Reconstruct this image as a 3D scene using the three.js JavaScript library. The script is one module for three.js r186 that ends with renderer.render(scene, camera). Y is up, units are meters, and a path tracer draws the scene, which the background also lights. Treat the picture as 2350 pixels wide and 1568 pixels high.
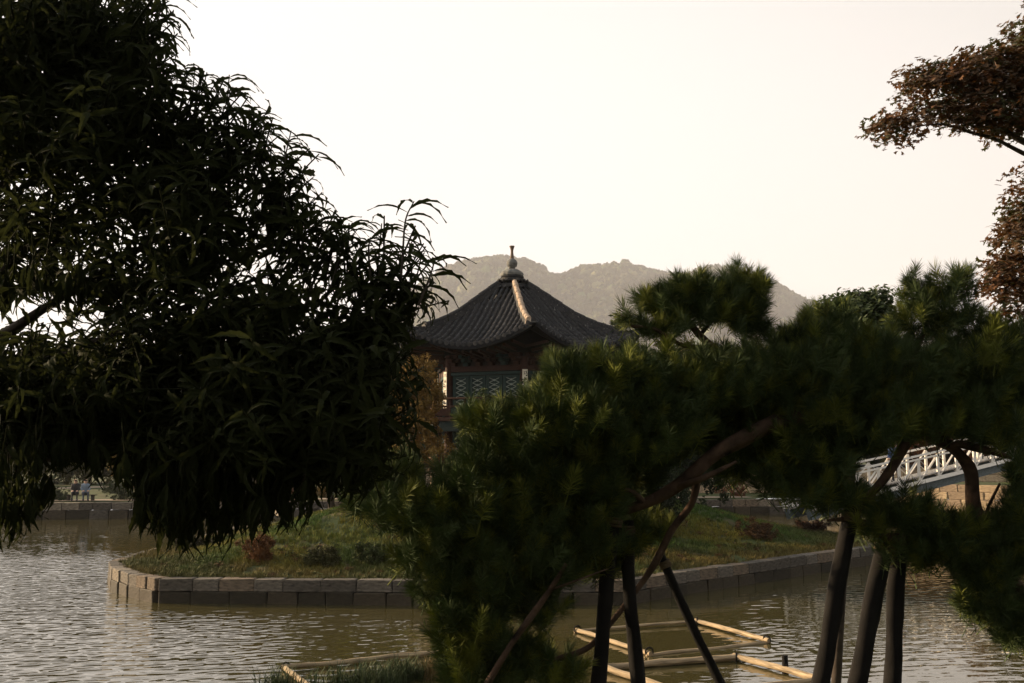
import * as THREE from 'three';
import { mergeGeometries, toCreasedNormals } from 'three/addons/utils/BufferGeometryUtils.js';
import { RoundedBoxGeometry } from 'three/addons/geometries/RoundedBoxGeometry.js';
import { MarchingCubes } from 'three/addons/objects/MarchingCubes.js';
import { ImprovedNoise } from 'three/addons/math/ImprovedNoise.js';

// ------------------------------------------------------------------ camera, sky, sun, exposure
const scene = new THREE.Scene();
const EYE = new THREE.Vector3(0, 3.67, 0), PITCH = Math.atan(266 / 2285);
const camera = new THREE.PerspectiveCamera(37.87, 1024 / 683, 0.1, 9000);
camera.position.copy(EYE);
camera.rotation.x = PITCH;
scene.add(camera);
const renderer = new THREE.WebGLRenderer({ antialias: true });
renderer.setSize(1024, 683);
renderer.toneMapping = THREE.LinearToneMapping;
renderer.toneMappingExposure = 2.7;
renderer.shadowMap.enabled = true;

const SUN_AZ = -70 * Math.PI / 180, SUN_EL = 16 * Math.PI / 180;   // low afternoon sun to the left, a little beyond the pond
const SUN = new THREE.Vector3(Math.sin(SUN_AZ) * Math.cos(SUN_EL), Math.sin(SUN_EL), -Math.cos(SUN_AZ) * Math.cos(SUN_EL));
{
  const W = 512, H = 256, data = new Float32Array(W * H * 4), d = new THREE.Vector3();
  for (let j = 0; j < H; j++) for (let i = 0; i < W; i++) {
    const el = ((j + 0.5) / H - 0.5) * Math.PI, az = ((i + 0.5) / W - 0.5) * 2 * Math.PI;
    d.set(Math.cos(az) * Math.cos(el), Math.sin(el), Math.sin(az) * Math.cos(el));
    const g = Math.acos(THREE.MathUtils.clamp(d.dot(SUN), -1, 1));
    const f = 1 / (1 + Math.exp((g - 2.25) / 0.33));
    const e = Math.max(el, 0) / (55 * Math.PI / 180);
    const n = 1 + 0.05 * Math.sin(2.1 * Math.sin(el * 5 + 1.3 * Math.cos(az * 2.3)) + az * 2.7 + 1.7 * Math.sin(az * 3.1 + el * 6)) * Math.max(0, 1 - Math.abs(el - 0.35) * 1.6), L = 0.293 * n * (0.11 + 1.18 * f + 2.2 * Math.exp(-g / 0.5) + 0.9 * Math.exp(-g / 0.16)) * (0.45 + 0.55 * Math.exp(-e * e));
    const low = Math.exp(-Math.max(el, 0) / 0.3) * THREE.MathUtils.smoothstep(g, 0.7, 1.9), b = Math.max(THREE.MathUtils.smoothstep(g, 1.95, 2.7), THREE.MathUtils.smoothstep(el, 0.75, 1.4) * 0.8), k = (j * W + i) * 4;
    const mix = THREE.MathUtils.lerp;
    data[k] = L * mix(1.0, 0.74, b); data[k + 1] = L * mix(0.962 - 0.045 * low, 0.92, b); data[k + 2] = L * mix(0.93 - 0.075 * low, 1.1, b); data[k + 3] = 1;
  }
  const sky = new THREE.DataTexture(data, W, H, THREE.RGBAFormat, THREE.FloatType);
  sky.mapping = THREE.EquirectangularReflectionMapping; sky.magFilter = sky.minFilter = THREE.LinearFilter;
  sky.wrapS = THREE.RepeatWrapping; sky.needsUpdate = true;
  scene.background = sky; scene.environment = sky;
}
const sun = new THREE.DirectionalLight(new THREE.Color().setRGB(1, 0.74, 0.46), 5);
sun.position.copy(SUN).multiplyScalar(160).add(new THREE.Vector3(0, 0, -40));
sun.target.position.set(0, 0, -40); scene.add(sun.target);
sun.castShadow = true; sun.shadow.radius = 1.5; sun.shadow.mapSize.set(4096, 4096);
Object.assign(sun.shadow.camera, { left: -80, right: 80, top: 60, bottom: -60, near: 1, far: 400 });
scene.add(sun);
scene.fog = new THREE.FogExp2(new THREE.Color().setRGB(0.84, 0.86, 0.92), 0.00014);

// ------------------------------------------------------------------ helpers
const V = (x, y, z) => new THREE.Vector3(x, y, z), lerp = THREE.MathUtils.lerp, clamp = THREE.MathUtils.clamp, sstep = THREE.MathUtils.smoothstep;
function rng(seed) { let s = seed >>> 0; return () => { s = (s + 0x6d2b79f5) | 0; let t = Math.imul(s ^ (s >>> 15), 1 | s); t = (t + Math.imul(t ^ (t >>> 7), 61 | t)) ^ t; return ((t ^ (t >>> 14)) >>> 0) / 4294967296; }; }
const R0 = rng(7), rr = (a, b, r = R0) => a + (b - a) * r();
const gauss = (r) => (r() + r() + r() + r() - 2) / 1.155;
const noise = new ImprovedNoise(), n3 = (x, y, z = 0.37) => noise.noise(x, y, z);
const fbm = (x, y, z = 0.37, o = 4) => { let s = 0, a = 0.5; for (let i = 0; i < o; i++) { s += a * n3(x, y, z); x *= 2.03; y *= 2.03; z *= 2.03; a *= 0.5; } return s; };
// a direction seen in the photograph (2350 x 1568 grid) and a distance, as a place in the world
const TP = Math.tan(PITCH);
function P(x, y, d) {
  const cx = (x - 1175) / 2285, cy = (784 - y) / 2285, c = Math.cos(PITCH), s = Math.sin(PITCH);
  const k = d / (c - cy * s);
  return V(cx * k, EYE.y + (cy * c + s) * k, -d);
}
function Pw(x, y, h) {                                             // the place at height h seen there
  const a = P(x, y, 1), k = (h - EYE.y) / (a.y - EYE.y);
  return V(a.x * k, h, a.z * k);
}
const used = new Map();
function numbered(n) { const k = used.get(n) || 0; used.set(n, k + 1); return k ? n + '_' + String(k).padStart(3, '0') : n; }
function tag(o, label, category, group) { o.userData.label = label; o.userData.category = category; if (group) o.userData.group = group; return o; }
function thing(name, label, category, pos = V(0, 0, 0), group) { const o = new THREE.Group(); o.name = numbered(name); o.position.copy(pos); scene.add(o); return tag(o, label, category, group); }
function mesh(name, geo, mat, parent, pos) {
  const m = new THREE.Mesh(geo, mat); m.name = parent ? name : numbered(name); m.castShadow = m.receiveShadow = true;
  if (pos) m.position.copy(pos);
  (parent || scene).add(m); return m;
}
function setting(name, geo, mat) { const m = mesh(name, geo, mat); m.userData.kind = 'structure'; return m; }
const col = (r, g, b) => new THREE.Color().setRGB(r, g, b);
function tex(w, h, fn, { srgb = false, rx = 1, ry = 1 } = {}) {
  const d = new Uint8Array(w * h * 4);
  for (let j = 0; j < h; j++) for (let i = 0; i < w; i++) { const c = fn(i / w, j / h), k = (j * w + i) * 4; d[k] = clamp(c[0], 0, 1) * 255; d[k + 1] = clamp(c[1], 0, 1) * 255; d[k + 2] = clamp(c[2], 0, 1) * 255; d[k + 3] = 255; }
  const t = new THREE.DataTexture(d, w, h); t.wrapS = t.wrapT = THREE.RepeatWrapping; t.magFilter = THREE.LinearFilter; t.minFilter = THREE.LinearMipmapLinearFilter; t.generateMipmaps = true;
  t.repeat.set(rx, ry); if (srgb) t.colorSpace = THREE.SRGBColorSpace; t.needsUpdate = true; return t;
}
// noise that closes on itself over the unit square
function tnoise(u, v, f, z) {
  const a = u * f, b = v * f, g = (x, y) => n3(x, y, z);
  return (g(a, b) * (1 - u) + g(a - f, b) * u) * (1 - v) + (g(a, b - f) * (1 - u) + g(a - f, b - f) * u) * v;
}
const tfbm = (u, v, f, z, o = 4) => { let s = 0, a = 1; for (let i = 0; i < o; i++) { s += a * tnoise(u, v, f, z + i * 3.1); f *= 2; a *= 0.5; } return s; };
const std = (c, rough = 0.85, extra = {}) => new THREE.MeshPhysicalMaterial({ color: c, roughness: rough, specularIntensity: 0.3, side: THREE.DoubleSide, ...extra });
function mottled(c, amt, f, z, size = 256, tint = [1, 1, 1]) {      // colour map with grain and patches
  return tex(size, size, (u, v) => { const n = tfbm(u, v, f, z, 5) * amt, s = (x) => Math.pow(clamp(x, 0, 1), 1 / 2.2); return [s(c[0] * (1 + n * tint[0])), s(c[1] * (1 + n * tint[1])), s(c[2] * (1 + n * tint[2]))]; }, { srgb: true });
}
function limb(points, radii, sides = 7, seg = 6) {                  // tapered, slightly knotty limb through points
  const curve = new THREE.CatmullRomCurve3(points), n = (points.length - 1) * seg, fr = curve.computeFrenetFrames(n, false);
  const pos = [], uv = [], idx = []; let len = 0, prev = null; const p = V(0, 0, 0);
  for (let i = 0; i <= n; i++) {
    const t = i / n; curve.getPoint(t, p); if (prev) len += p.distanceTo(prev); prev = p.clone();
    const q = t * (radii.length - 1), a = Math.floor(q), r = lerp(radii[a], radii[Math.min(a + 1, radii.length - 1)], q - a);
    for (let j = 0; j <= sides; j++) {
      const A = j / sides * Math.PI * 2, w = r * (1 + 0.22 * n3(len * 3.1, Math.cos(A) * 1.3, Math.sin(A) * 1.3 + 5));
      pos.push(p.x + (fr.normals[i].x * Math.cos(A) + fr.binormals[i].x * Math.sin(A)) * w, p.y + (fr.normals[i].y * Math.cos(A) + fr.binormals[i].y * Math.sin(A)) * w, p.z + (fr.normals[i].z * Math.cos(A) + fr.binormals[i].z * Math.sin(A)) * w);
      uv.push(j / sides * r * 6.3, len);
    }
  }
  for (let i = 0; i < n; i++) for (let j = 0; j < sides; j++) { const a = i * (sides + 1) + j, b = a + sides + 1; idx.push(a, a + 1, b, b, a + 1, b + 1); }
  for (const e of [0, n]) { const c = pos.length / 3, q = curve.getPoint(e / n); pos.push(q.x, q.y, q.z); uv.push(0, 0); for (let j = 0; j < sides; j++) { const a = e * (sides + 1) + j; e ? idx.push(a, a + 1, c) : idx.push(a + 1, a, c); } }
  const g = new THREE.BufferGeometry(); g.setAttribute('position', new THREE.Float32BufferAttribute(pos, 3)); g.setAttribute('uv', new THREE.Float32BufferAttribute(uv, 2)); g.setIndex(idx); g.computeVertexNormals(); return g;
}
function tris(list, uvs) {                                          // flat list of vertices, three per triangle
  const g = new THREE.BufferGeometry(); g.setAttribute('position', new THREE.Float32BufferAttribute(list, 3));
  g.setAttribute('uv', new THREE.Float32BufferAttribute(uvs || new Float32Array(list.length / 3 * 2), 2)); g.computeVertexNormals(); return g;
}
const box = (w, h, d, x = 0, y = 0, z = 0) => new THREE.BoxGeometry(w, h, d).translate(x, y, z);
function bar(a, b, w, h) {                                          // squared bar from a to b
  const d = b.clone().sub(a), L = d.length(), g = new THREE.BoxGeometry(w, h, L);
  return g.applyQuaternion(new THREE.Quaternion().setFromUnitVectors(V(0, 0, 1), d.normalize())).translate((a.x + b.x) / 2, (a.y + b.y) / 2, (a.z + b.z) / 2);
}
const UPV = V(0, 1, 0), qq = new THREE.Quaternion(), q2 = new THREE.Quaternion(), MM = new THREE.Matrix4();
function instances(name, variants, mat, parent, places, colour) {   // places: [position, direction of the axis, size, roll]
  const k = variants.length, out = [];
  for (let v = 0; v < k; v++) {
    const sub = places.filter((_, i) => i % k === v); if (!sub.length) continue;
    const im = new THREE.InstancedMesh(variants[v], mat, sub.length); im.name = parent ? name : numbered(name); im.castShadow = im.receiveShadow = true; im.userData.kind = 'stuff';
    sub.forEach(([p, d, s, roll], i) => {
      qq.setFromUnitVectors(UPV, d); q2.setFromAxisAngle(UPV, roll); qq.multiply(q2);
      im.setMatrixAt(i, MM.compose(p, qq, typeof s === 'number' ? V(s, s, s) : s)); if (colour) im.setColorAt(i, colour(p, i));
    });
    (parent || scene).add(im); out.push(im);
  }
  return out;
}
const merge = (list) => mergeGeometries(list.map((g) => { const h = g.index ? g.toNonIndexed() : g; for (const k of Object.keys(h.attributes)) if (!['position', 'normal', 'uv'].includes(k)) h.deleteAttribute(k); return h; }));

// ------------------------------------------------------------------ materials
const barkBump = tex(256, 256, (u, v) => { const a = tfbm(u, v, 8, 2.1, 4), b = Math.abs(tnoise(u, v, 6, 9.3)); const k = 0.5 + a * 0.3 + b * 0.5; return [k, k, k]; });
const M = {
  pineBark: std(col(0.8, 0.8, 0.8), 0.95, { map: mottled([0.085, 0.052, 0.034], 1.2, 8, 1.2), bumpMap: barkBump, bumpScale: 0.04 }),
  greyBark: std(col(0.8, 0.8, 0.8), 0.95, { map: mottled([0.07, 0.055, 0.042], 0.8, 6, 4.2), bumpMap: barkBump, bumpScale: 0.015 }),
  pole: std(col(0.8, 0.8, 0.8), 0.9, { map: mottled([0.0095, 0.0082, 0.0072], 0.9, 5, 6.2), bumpMap: barkBump, bumpScale: 0.012 }),
  paleWood: std(col(0.9, 0.9, 0.9), 0.75, { map: mottled([0.34, 0.26, 0.16], 1.0, 7, 8.2), bumpMap: barkBump, bumpScale: 0.006 }),
  granite: [0, 1, 2, 3].map((i) => std(col(1, 1, 1), 0.9, { map: mottled([[0.12, 0.105, 0.085], [0.17, 0.145, 0.11], [0.075, 0.066, 0.054], [0.135, 0.105, 0.075]][i], 1.1, 5, 11 + i), bumpMap: barkBump, bumpScale: 0.012 })),
  wetStone: [0, 1].map((i) => std(col(1, 1, 1), 0.7, { map: mottled([[0.03, 0.025, 0.016], [0.05, 0.04, 0.026]][i], 0.7, 5, 17 + i), bumpMap: barkBump, bumpScale: 0.012 })),
  warmStone: [0, 1, 2].map((i) => std(col(1, 1, 1), 0.9, { map: mottled([[0.33, 0.25, 0.16], [0.4, 0.31, 0.2], [0.25, 0.19, 0.13]][i], 0.6, 5, 21 + i), bumpMap: barkBump, bumpScale: 0.02 })),
  tile: [0, 1, 2].map((i) => std(col(1, 1, 1), 0.62, { map: tex(256, 256, (u, v) => { const n = tfbm(u, v, 6, 31 + i, 5), l = sstep(tfbm(u, v, 12, 37 + i, 4), 0.22, 0.7) * [0.08, 0.2, 0.02][i], b = [0.017, 0.024, 0.009][i] * (1 + n), q = (x) => Math.pow(clamp(x, 0, 1), 1 / 2.2); return [q(b + l), q(b * 1.02 + l * 0.95), q(b * 1.1 + l * 0.85)]; }, { srgb: true }), bumpMap: barkBump, bumpScale: 0.008 })),
  plasterAndSunlitCap: std(col(1, 1, 1), 0.9, { map: mottled([0.36, 0.28, 0.21], 0.9, 7, 41) }),
  redWood: std(col(1, 1, 1), 0.75, { map: mottled([0.045, 0.02, 0.013], 0.5, 6, 43) }),
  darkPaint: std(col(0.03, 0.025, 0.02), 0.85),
  teal: std(col(1, 1, 1), 0.7, { map: mottled([0.02, 0.04, 0.037], 0.5, 6, 45) }),
  tealDark: std(col(0.018, 0.03, 0.03), 0.7),
  lattice: std(col(0.27, 0.31, 0.28), 0.7),
  whitePaint: std(col(1, 1, 1), 0.55, { map: mottled([0.72, 0.69, 0.63], 0.15, 6, 47) }),
  deck: std(col(1, 1, 1), 0.8, { map: mottled([0.42, 0.39, 0.36], 0.4, 6, 49) }),
  girder: std(col(1, 1, 1), 0.85, { map: mottled([0.1, 0.12, 0.125], 0.6, 6, 51) }),  // blue-grey tone puts the shade under the deck into the colour
  rope: std(col(0.1, 0.075, 0.045), 0.95),
  path: std(col(1, 1, 1), 0.95, { map: mottled([0.27, 0.22, 0.16], 0.4, 8, 53) }),
};
const leafMat = (c, t = 0.3, rough = 0.55) => new THREE.MeshPhysicalMaterial({ color: c, roughness: rough, transmission: t, thickness: 0, side: THREE.DoubleSide, ior: 1.35, specularIntensity: 0.5 });
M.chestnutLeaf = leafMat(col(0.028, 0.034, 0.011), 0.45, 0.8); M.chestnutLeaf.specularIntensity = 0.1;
M.pineNeedle = std(col(0.052, 0.076, 0.026), 0.75);
M.mapleLeaf = leafMat(col(0.1, 0.06, 0.016), 0.5, 0.75);
M.treeLeaf = std(col(1, 1, 1), 0.8);
M.grassBlade = std(col(1, 1, 1), 0.8);

// ------------------------------------------------------------------ the setting: pond, ground, island
const POND = [[-50, -9], [-20, -11.5], [-6, -12.5], [6, -12.5], [16, -12], [30, -14], [36, -25], [34, -40], [30, -47.6], [20.5, -56], [18, -66], [-20, -62], [-48, -58], [-56, -40], [-55, -20]];
const IP = (x, y) => { const p = Pw(x, y, 0.6); return [p.x, p.z]; };
const ISLAND = [IP(266, 1288), IP(276, 1304), IP(312, 1316), IP(372, 1327), IP(950, 1331), IP(1430, 1330), IP(1560, 1311), IP(2005, 1252), [13.2, -42], [11, -51], [0, -56], [-9, -53], [-12.2, -45], [-12.0, -35]];
function resample(poly, step) { const o = []; poly.forEach((a, i) => { const b = poly[(i + 1) % poly.length], n = Math.max(1, Math.round(Math.hypot(b[0] - a[0], b[1] - a[1]) / step)); for (let k = 0; k < n; k++) o.push([lerp(a[0], b[0], k / n), lerp(a[1], b[1], k / n)]); }); return o; }
function edgeDist(poly, x, z) { let m = 1e9; poly.forEach((a, i) => { const b = poly[(i + 1) % poly.length], dx = b[0] - a[0], dz = b[1] - a[1], t = clamp(((x - a[0]) * dx + (z - a[1]) * dz) / (dx * dx + dz * dz), 0, 1); m = Math.min(m, Math.hypot(x - a[0] - dx * t, z - a[1] - dz * t)); }); return m; }
function inside(poly, x, z) { let c = false; for (let i = 0, j = poly.length - 1; i < poly.length; j = i++) { const [xi, zi] = poly[i], [xj, zj] = poly[j]; if ((zi > z) !== (zj > z) && x < (xj - xi) * (z - zi) / (zj - zi) + xi) c = !c; } return c; }
const PAV = V(0, 0, -42);
function islandH(x, z) { const e = edgeDist(ISLAND, x, z); return 0.57 + 1.75 * sstep(e, 0, 9.5) + 0.05 * n3(x * 0.9, z * 0.9) + 0.12 * n3(x * 0.3, z * 0.3); }
function bankH(x, z) {                                               // ground outside the pond
  const e = edgeDist(POND, x, z), near = sstep(z, -40, -22);
  const right = sstep(x, 17, 22) * sstep(z, -75, -58);
  const far = lerp(0.95, 2.25, right) + 0.25 * sstep(e, 4, 60) + 0.05 * n3(x * 0.2, z * 0.2), shore = lerp(-0.25, 2.0, sstep(e, 0, 7.5));
  return lerp(far, shore, near);
}
function shell(poly, c, ts, hf, step) {                              // rings round a centre, from one outline
  const b = resample(poly, step), n = b.length, pos = [], uv = [], idx = [];
  ts.forEach((t) => b.forEach(([x, z]) => { const px = c[0] + (x - c[0]) * t, pz = c[1] + (z - c[1]) * t; pos.push(px, hf(px, pz, t), pz); uv.push(px, pz); }));
  for (let i = 0; i < ts.length - 1; i++) for (let j = 0; j < n; j++) { const a = i * n + j, b2 = i * n + (j + 1) % n; idx.push(a, b2, a + n, b2, b2 + n, a + n); }
  const g = new THREE.BufferGeometry(); g.setAttribute('position', new THREE.Float32BufferAttribute(pos, 3)); g.setAttribute('uv', new THREE.Float32BufferAttribute(uv, 2)); g.setIndex(idx); g.computeVertexNormals(); return g;
}
const grassMap = tex(512, 512, (u, v) => { const a = tfbm(u, v, 5, 61, 5), b = tfbm(u, v, 9, 67, 4), s = (x) => Math.pow(clamp(x, 0, 1), 1 / 2.2), k = 1 + 0.6 * b; const w = sstep(a, 0.05, 0.5); return [s(lerp(0.045, 0.075, w) * k), s(lerp(0.06, 0.055, w) * k), s(lerp(0.018, 0.025, w) * k)]; }, { srgb: true, rx: 0.14, ry: 0.14 });
M.ground = std(col(1, 1, 1), 0.95, { map: grassMap });
setting('ground', shell(POND, [0, -36], [1, 1.02, 1.05, 1.09, 1.14, 1.2, 1.28, 1.4, 1.55, 1.75, 2, 2.4, 3, 4, 6, 9, 14, 20, 30, 48, 76], (x, z, t) => (t > 20 ? 1.3 : bankH(x, z)), 3), M.ground);
setting('island_ground', shell(ISLAND, [0.3, -41], [0.001, 0.12, 0.25, 0.38, 0.5, 0.6, 0.7, 0.78, 0.85, 0.91, 0.96, 0.99], islandH, 0.8), M.ground);
{ // pond water: wind ripples run stronger on the open left side, the lee of the island and pine stays calmer
  const w = [], r = rng(21), TS = 384, PX = 66 / 2048;               // one tile of waves is TS pixels, 12.4 m
  for (let i = 0; i < 60; i++) { const f = 17 * Math.pow(6, r()), A = gauss(r) * 1.0 + 1.3, kx = Math.round(Math.cos(A) * f), kz = Math.round(Math.sin(A) * f), k = Math.hypot(kx, kz) || 1; w.push([kx, kz, r() * 6.283, 1 / Math.pow(k, 0.9)]); }
  const sum = Math.sqrt(w.reduce((s, a) => s + a[3] * a[3], 0)), tile = new Float32Array(TS * TS);
  for (let j = 0; j < TS; j++) for (let i = 0; i < TS; i++) { let s = 0; for (const [a, b, p, m] of w) s += m * Math.sin(6.2832 * (a * i + b * j) / TS + p); tile[j * TS + i] = s / sum; }
  const X0 = -36, Z0 = -67, bump = tex(2048, 1706, (u, v) => {
    const x = X0 + u * 66, z = Z0 + v * 55, px = u * 2048 + 14 * n3(x * 0.11, z * 0.11), pz = v * 1706 + 14 * n3(x * 0.1, z * 0.1, 5), i = ((Math.round(px) % TS) + TS) % TS, j = ((Math.round(pz) % TS) + TS) % TS;
    const left = 1 - sstep(x + 0.35 * (z + 25), -9, 1), gust = 0.75 + 0.5 * n3(x * 0.16, z * 0.22, 9), ring = Math.hypot(x - 4.6, z + 19.6), amp = lerp(0.16, 1.3, left * sstep(z, -42, -27)) * gust * (1 + 0.5 * n3(x * 0.45, z * 0.6, 2));
    const k = 0.5 + 0.13 * (tile[j * TS + i] * amp + 0.2 * Math.sin(ring * 19) * Math.exp(-ring * ring * 0.5)); return [k, k, k];
  });
  bump.wrapS = bump.wrapT = THREE.MirroredRepeatWrapping;
  const s = new THREE.Shape(POND.map(([x, z]) => new THREE.Vector2(x, -z))), g = new THREE.ShapeGeometry(s); g.rotateX(-Math.PI / 2);
  const p = g.attributes.position, uv = []; for (let i = 0; i < p.count; i++) uv.push((p.getX(i) - X0) / 66, (p.getZ(i) - Z0) / 55); g.setAttribute('uv', new THREE.Float32BufferAttribute(uv, 2));
  M.water = new THREE.MeshPhysicalMaterial({ color: col(0.05, 0.043, 0.016), roughness: 0.02, ior: 1.48, bumpMap: bump, bumpScale: 0.085 });
  setting('water', g, M.water);
}
{ // far paths and lawn edge on the left bank
  const strip = (name, pts, w) => { const pos = [], idx = []; pts.forEach(([x, z], i) => { const a = pts[Math.max(0, i - 1)], b = pts[Math.min(pts.length - 1, i + 1)], L = Math.hypot(b[0] - a[0], b[1] - a[1]), nx = -(b[1] - a[1]) / L, nz = (b[0] - a[0]) / L; for (const s of [-1, 1]) { const X = x + nx * w / 2 * s, Z = z + nz * w / 2 * s; pos.push(X, bankH(X, Z) + 0.06, Z); } if (i) { const k = i * 2; idx.push(k - 2, k - 1, k, k, k - 1, k + 1); } });
    const g = new THREE.BufferGeometry(); g.setAttribute('position', new THREE.Float32BufferAttribute(pos, 3)); g.setAttribute('uv', new THREE.Float32BufferAttribute(pos.flatMap((_, i) => i % 3 ? [] : [pos[i] * 0.3, pos[i + 2] * 0.3]), 2)); g.setIndex(idx); g.computeVertexNormals(); return setting(name, g, M.path); };
  strip('garden_path', [[-52, -74], [-46, -78], [-41, -82], [-36, -88], [-33, -95], [-31, -104]], 3.2);
  const shore = []; for (let i = 0; i <= 30; i++) { const x = lerp(-47, 16, i / 30); shore.push([x, x < -20 ? lerp(-60.2, -64.2, (x + 48) / 28) : lerp(-64.2, -68.2, (x + 20) / 38)]); }
  strip('shore_path', shore, 2.2);
}
// ------------------------------------------------------------------ mountain
{
  const ridge = [[-400, 860], [0, 830], [500, 815], [800, 760], [900, 700], [960, 655], [1010, 622], [1040, 609], [1100, 597], [1150, 591], [1200, 596], [1240, 615], [1276, 636], [1300, 631], [1340, 613], [1400, 609], [1440, 605], [1500, 621], [1545, 632], [1592, 629], [1640, 613], [1690, 617], [1740, 631], [1790, 652], [1830, 675], [1870, 695], [1950, 722], [2100, 760], [2400, 800], [2800, 860]];
  const yAt = (x) => { for (let i = 1; i < ridge.length; i++) if (x <= ridge[i][0]) { const t = (x - ridge[i - 1][0]) / (ridge[i][0] - ridge[i - 1][0]); return lerp(ridge[i - 1][1], ridge[i][1], t); } return 860; };
  const D0 = 1900, D1 = 3400, NX = 260, NT = 60, pos = [], idx = [], uv = [];
  const pt = (x, t) => {
    const top = P(x, yAt(x) + 5, D1), d = lerp(D0, D1, t), X = P(x, 1000, d).x;
    let h = t <= 1 ? lerp(2, top.y, Math.pow(t, 1.25)) : top.y * (1 - (t - 1) * 1.6);
    h += (fbm(X * 0.0026, d * 0.0026, 3.3, 5) * 300 + 80 * Math.abs(n3(X * 0.007, d * 0.004, 7))) * t * Math.max(0, 1 - t) * 2.2 * Math.min(1, top.y / 350);
    return V(X, h, -d);
  };
  for (let j = 0; j <= NT; j++) for (let i = 0; i <= NX; i++) { const p = pt(lerp(-400, 2800, i / NX), j / NT * 1.25); pos.push(p.x, p.y, p.z); uv.push(p.x * 0.01, p.z * 0.01); }
  for (let j = 0; j < NT; j++) for (let i = 0; i < NX; i++) { const a = j * (NX + 1) + i, b = a + NX + 1; idx.push(a, a + 1, b, b, a + 1, b + 1); }
  const g = new THREE.BufferGeometry(); g.setAttribute('position', new THREE.Float32BufferAttribute(pos, 3)); g.setAttribute('uv', new THREE.Float32BufferAttribute(uv, 2)); g.setIndex(idx); g.computeVertexNormals();
  setting('mountain', g, std(col(0.05, 0.052, 0.03), 1));
  const r = rng(5), blobs = [0, 1, 2].map((k) => { const b = new THREE.IcosahedronGeometry(1, 2), p = b.attributes.position; for (let i = 0; i < p.count; i++) { const x = p.getX(i), y = p.getY(i), z = p.getZ(i), s = 1 + 0.55 * n3(x * 2.1 + k * 7, y * 2.1, z * 2.1) + 0.3 * n3(x * 5 + k, y * 5, z * 5); p.setXYZ(i, x * s, y * s * 1.15, z * s); } b.computeVertexNormals(); return b; });
  const places = [];
  for (let i = 0; i < 17000; i++) { const x = lerp(700, 2300, r()), t = i < 2000 ? 0.985 + 0.03 * r() : Math.pow(r(), 0.75) * 1.0, p = pt(x, t); p.y += 2; places.push([p, UPV, (7 + 14 * Math.pow(r(), 2.2)) * (t > 0.98 ? 0.8 : 1), r() * 6.28]); }
  for (const x of [1436, 1440, 1444]) { const p = pt(x, 1); p.y += 12; places.push([p, UPV, 10, x]); }
  const ims = instances('mountain_forest', blobs, M.treeLeaf, null, places, () => { const k = 0.3 + 2.2 * Math.pow(r(), 3), w = r(); return col(lerp(0.022, 0.07, w) * k, lerp(0.04, 0.065, w) * k, lerp(0.015, 0.028, w) * k); });
  ims.forEach((m) => { m.name = 'mountain_forest'; tag(m, 'hazy wooded slopes covering the mountain behind the pavilion', 'forest'); });
}

// ------------------------------------------------------------------ stone walls
const stoneGeo = [0, 1, 2, 3].map((k) => { const g = new RoundedBoxGeometry(1, 1, 1, 3, 0.06), p = g.attributes.position; for (let i = 0; i < p.count; i++) { const x = p.getX(i), y = p.getY(i), z = p.getZ(i); p.setXYZ(i, x + 0.05 * n3(x * 3 + k * 5, y * 3, z * 3), y + 0.06 * n3(x * 3, y * 3 + k * 4, z * 3 + 9), z + 0.06 * n3(x * 2.5, y * 2.5, z * 2.5 + k * 3)); } g.computeVertexNormals(); return g; });
function course(parent, a, b, y, h, len, depth, mats, r, jitter = 0.25, lean = 0) {
  const L = Math.hypot(b[0] - a[0], b[1] - a[1]), ang = Math.atan2(-(b[1] - a[1]), b[0] - a[0]);
  let s = 0;
  while (s < L - 0.12) {
    let w = Math.min(len * (1 - jitter + 2 * jitter * r()), L - s); if (L - s - w < len * 0.35) w = L - s;
    const t = (s + w / 2) / L, m = mesh('stone', stoneGeo[Math.floor(r() * 4)], mats[Math.floor(r() * mats.length)], parent);
    m.position.set(lerp(a[0], b[0], t), y + h / 2, lerp(a[1], b[1], t)); m.rotation.y = ang; m.scale.set(w - 0.015, (h - 0.008) * (1 + 0.1 * (r() - 0.5)), depth); m.translateZ((r() - 0.5) * 0.05 + lean);
    s += w;
  }
}
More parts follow.
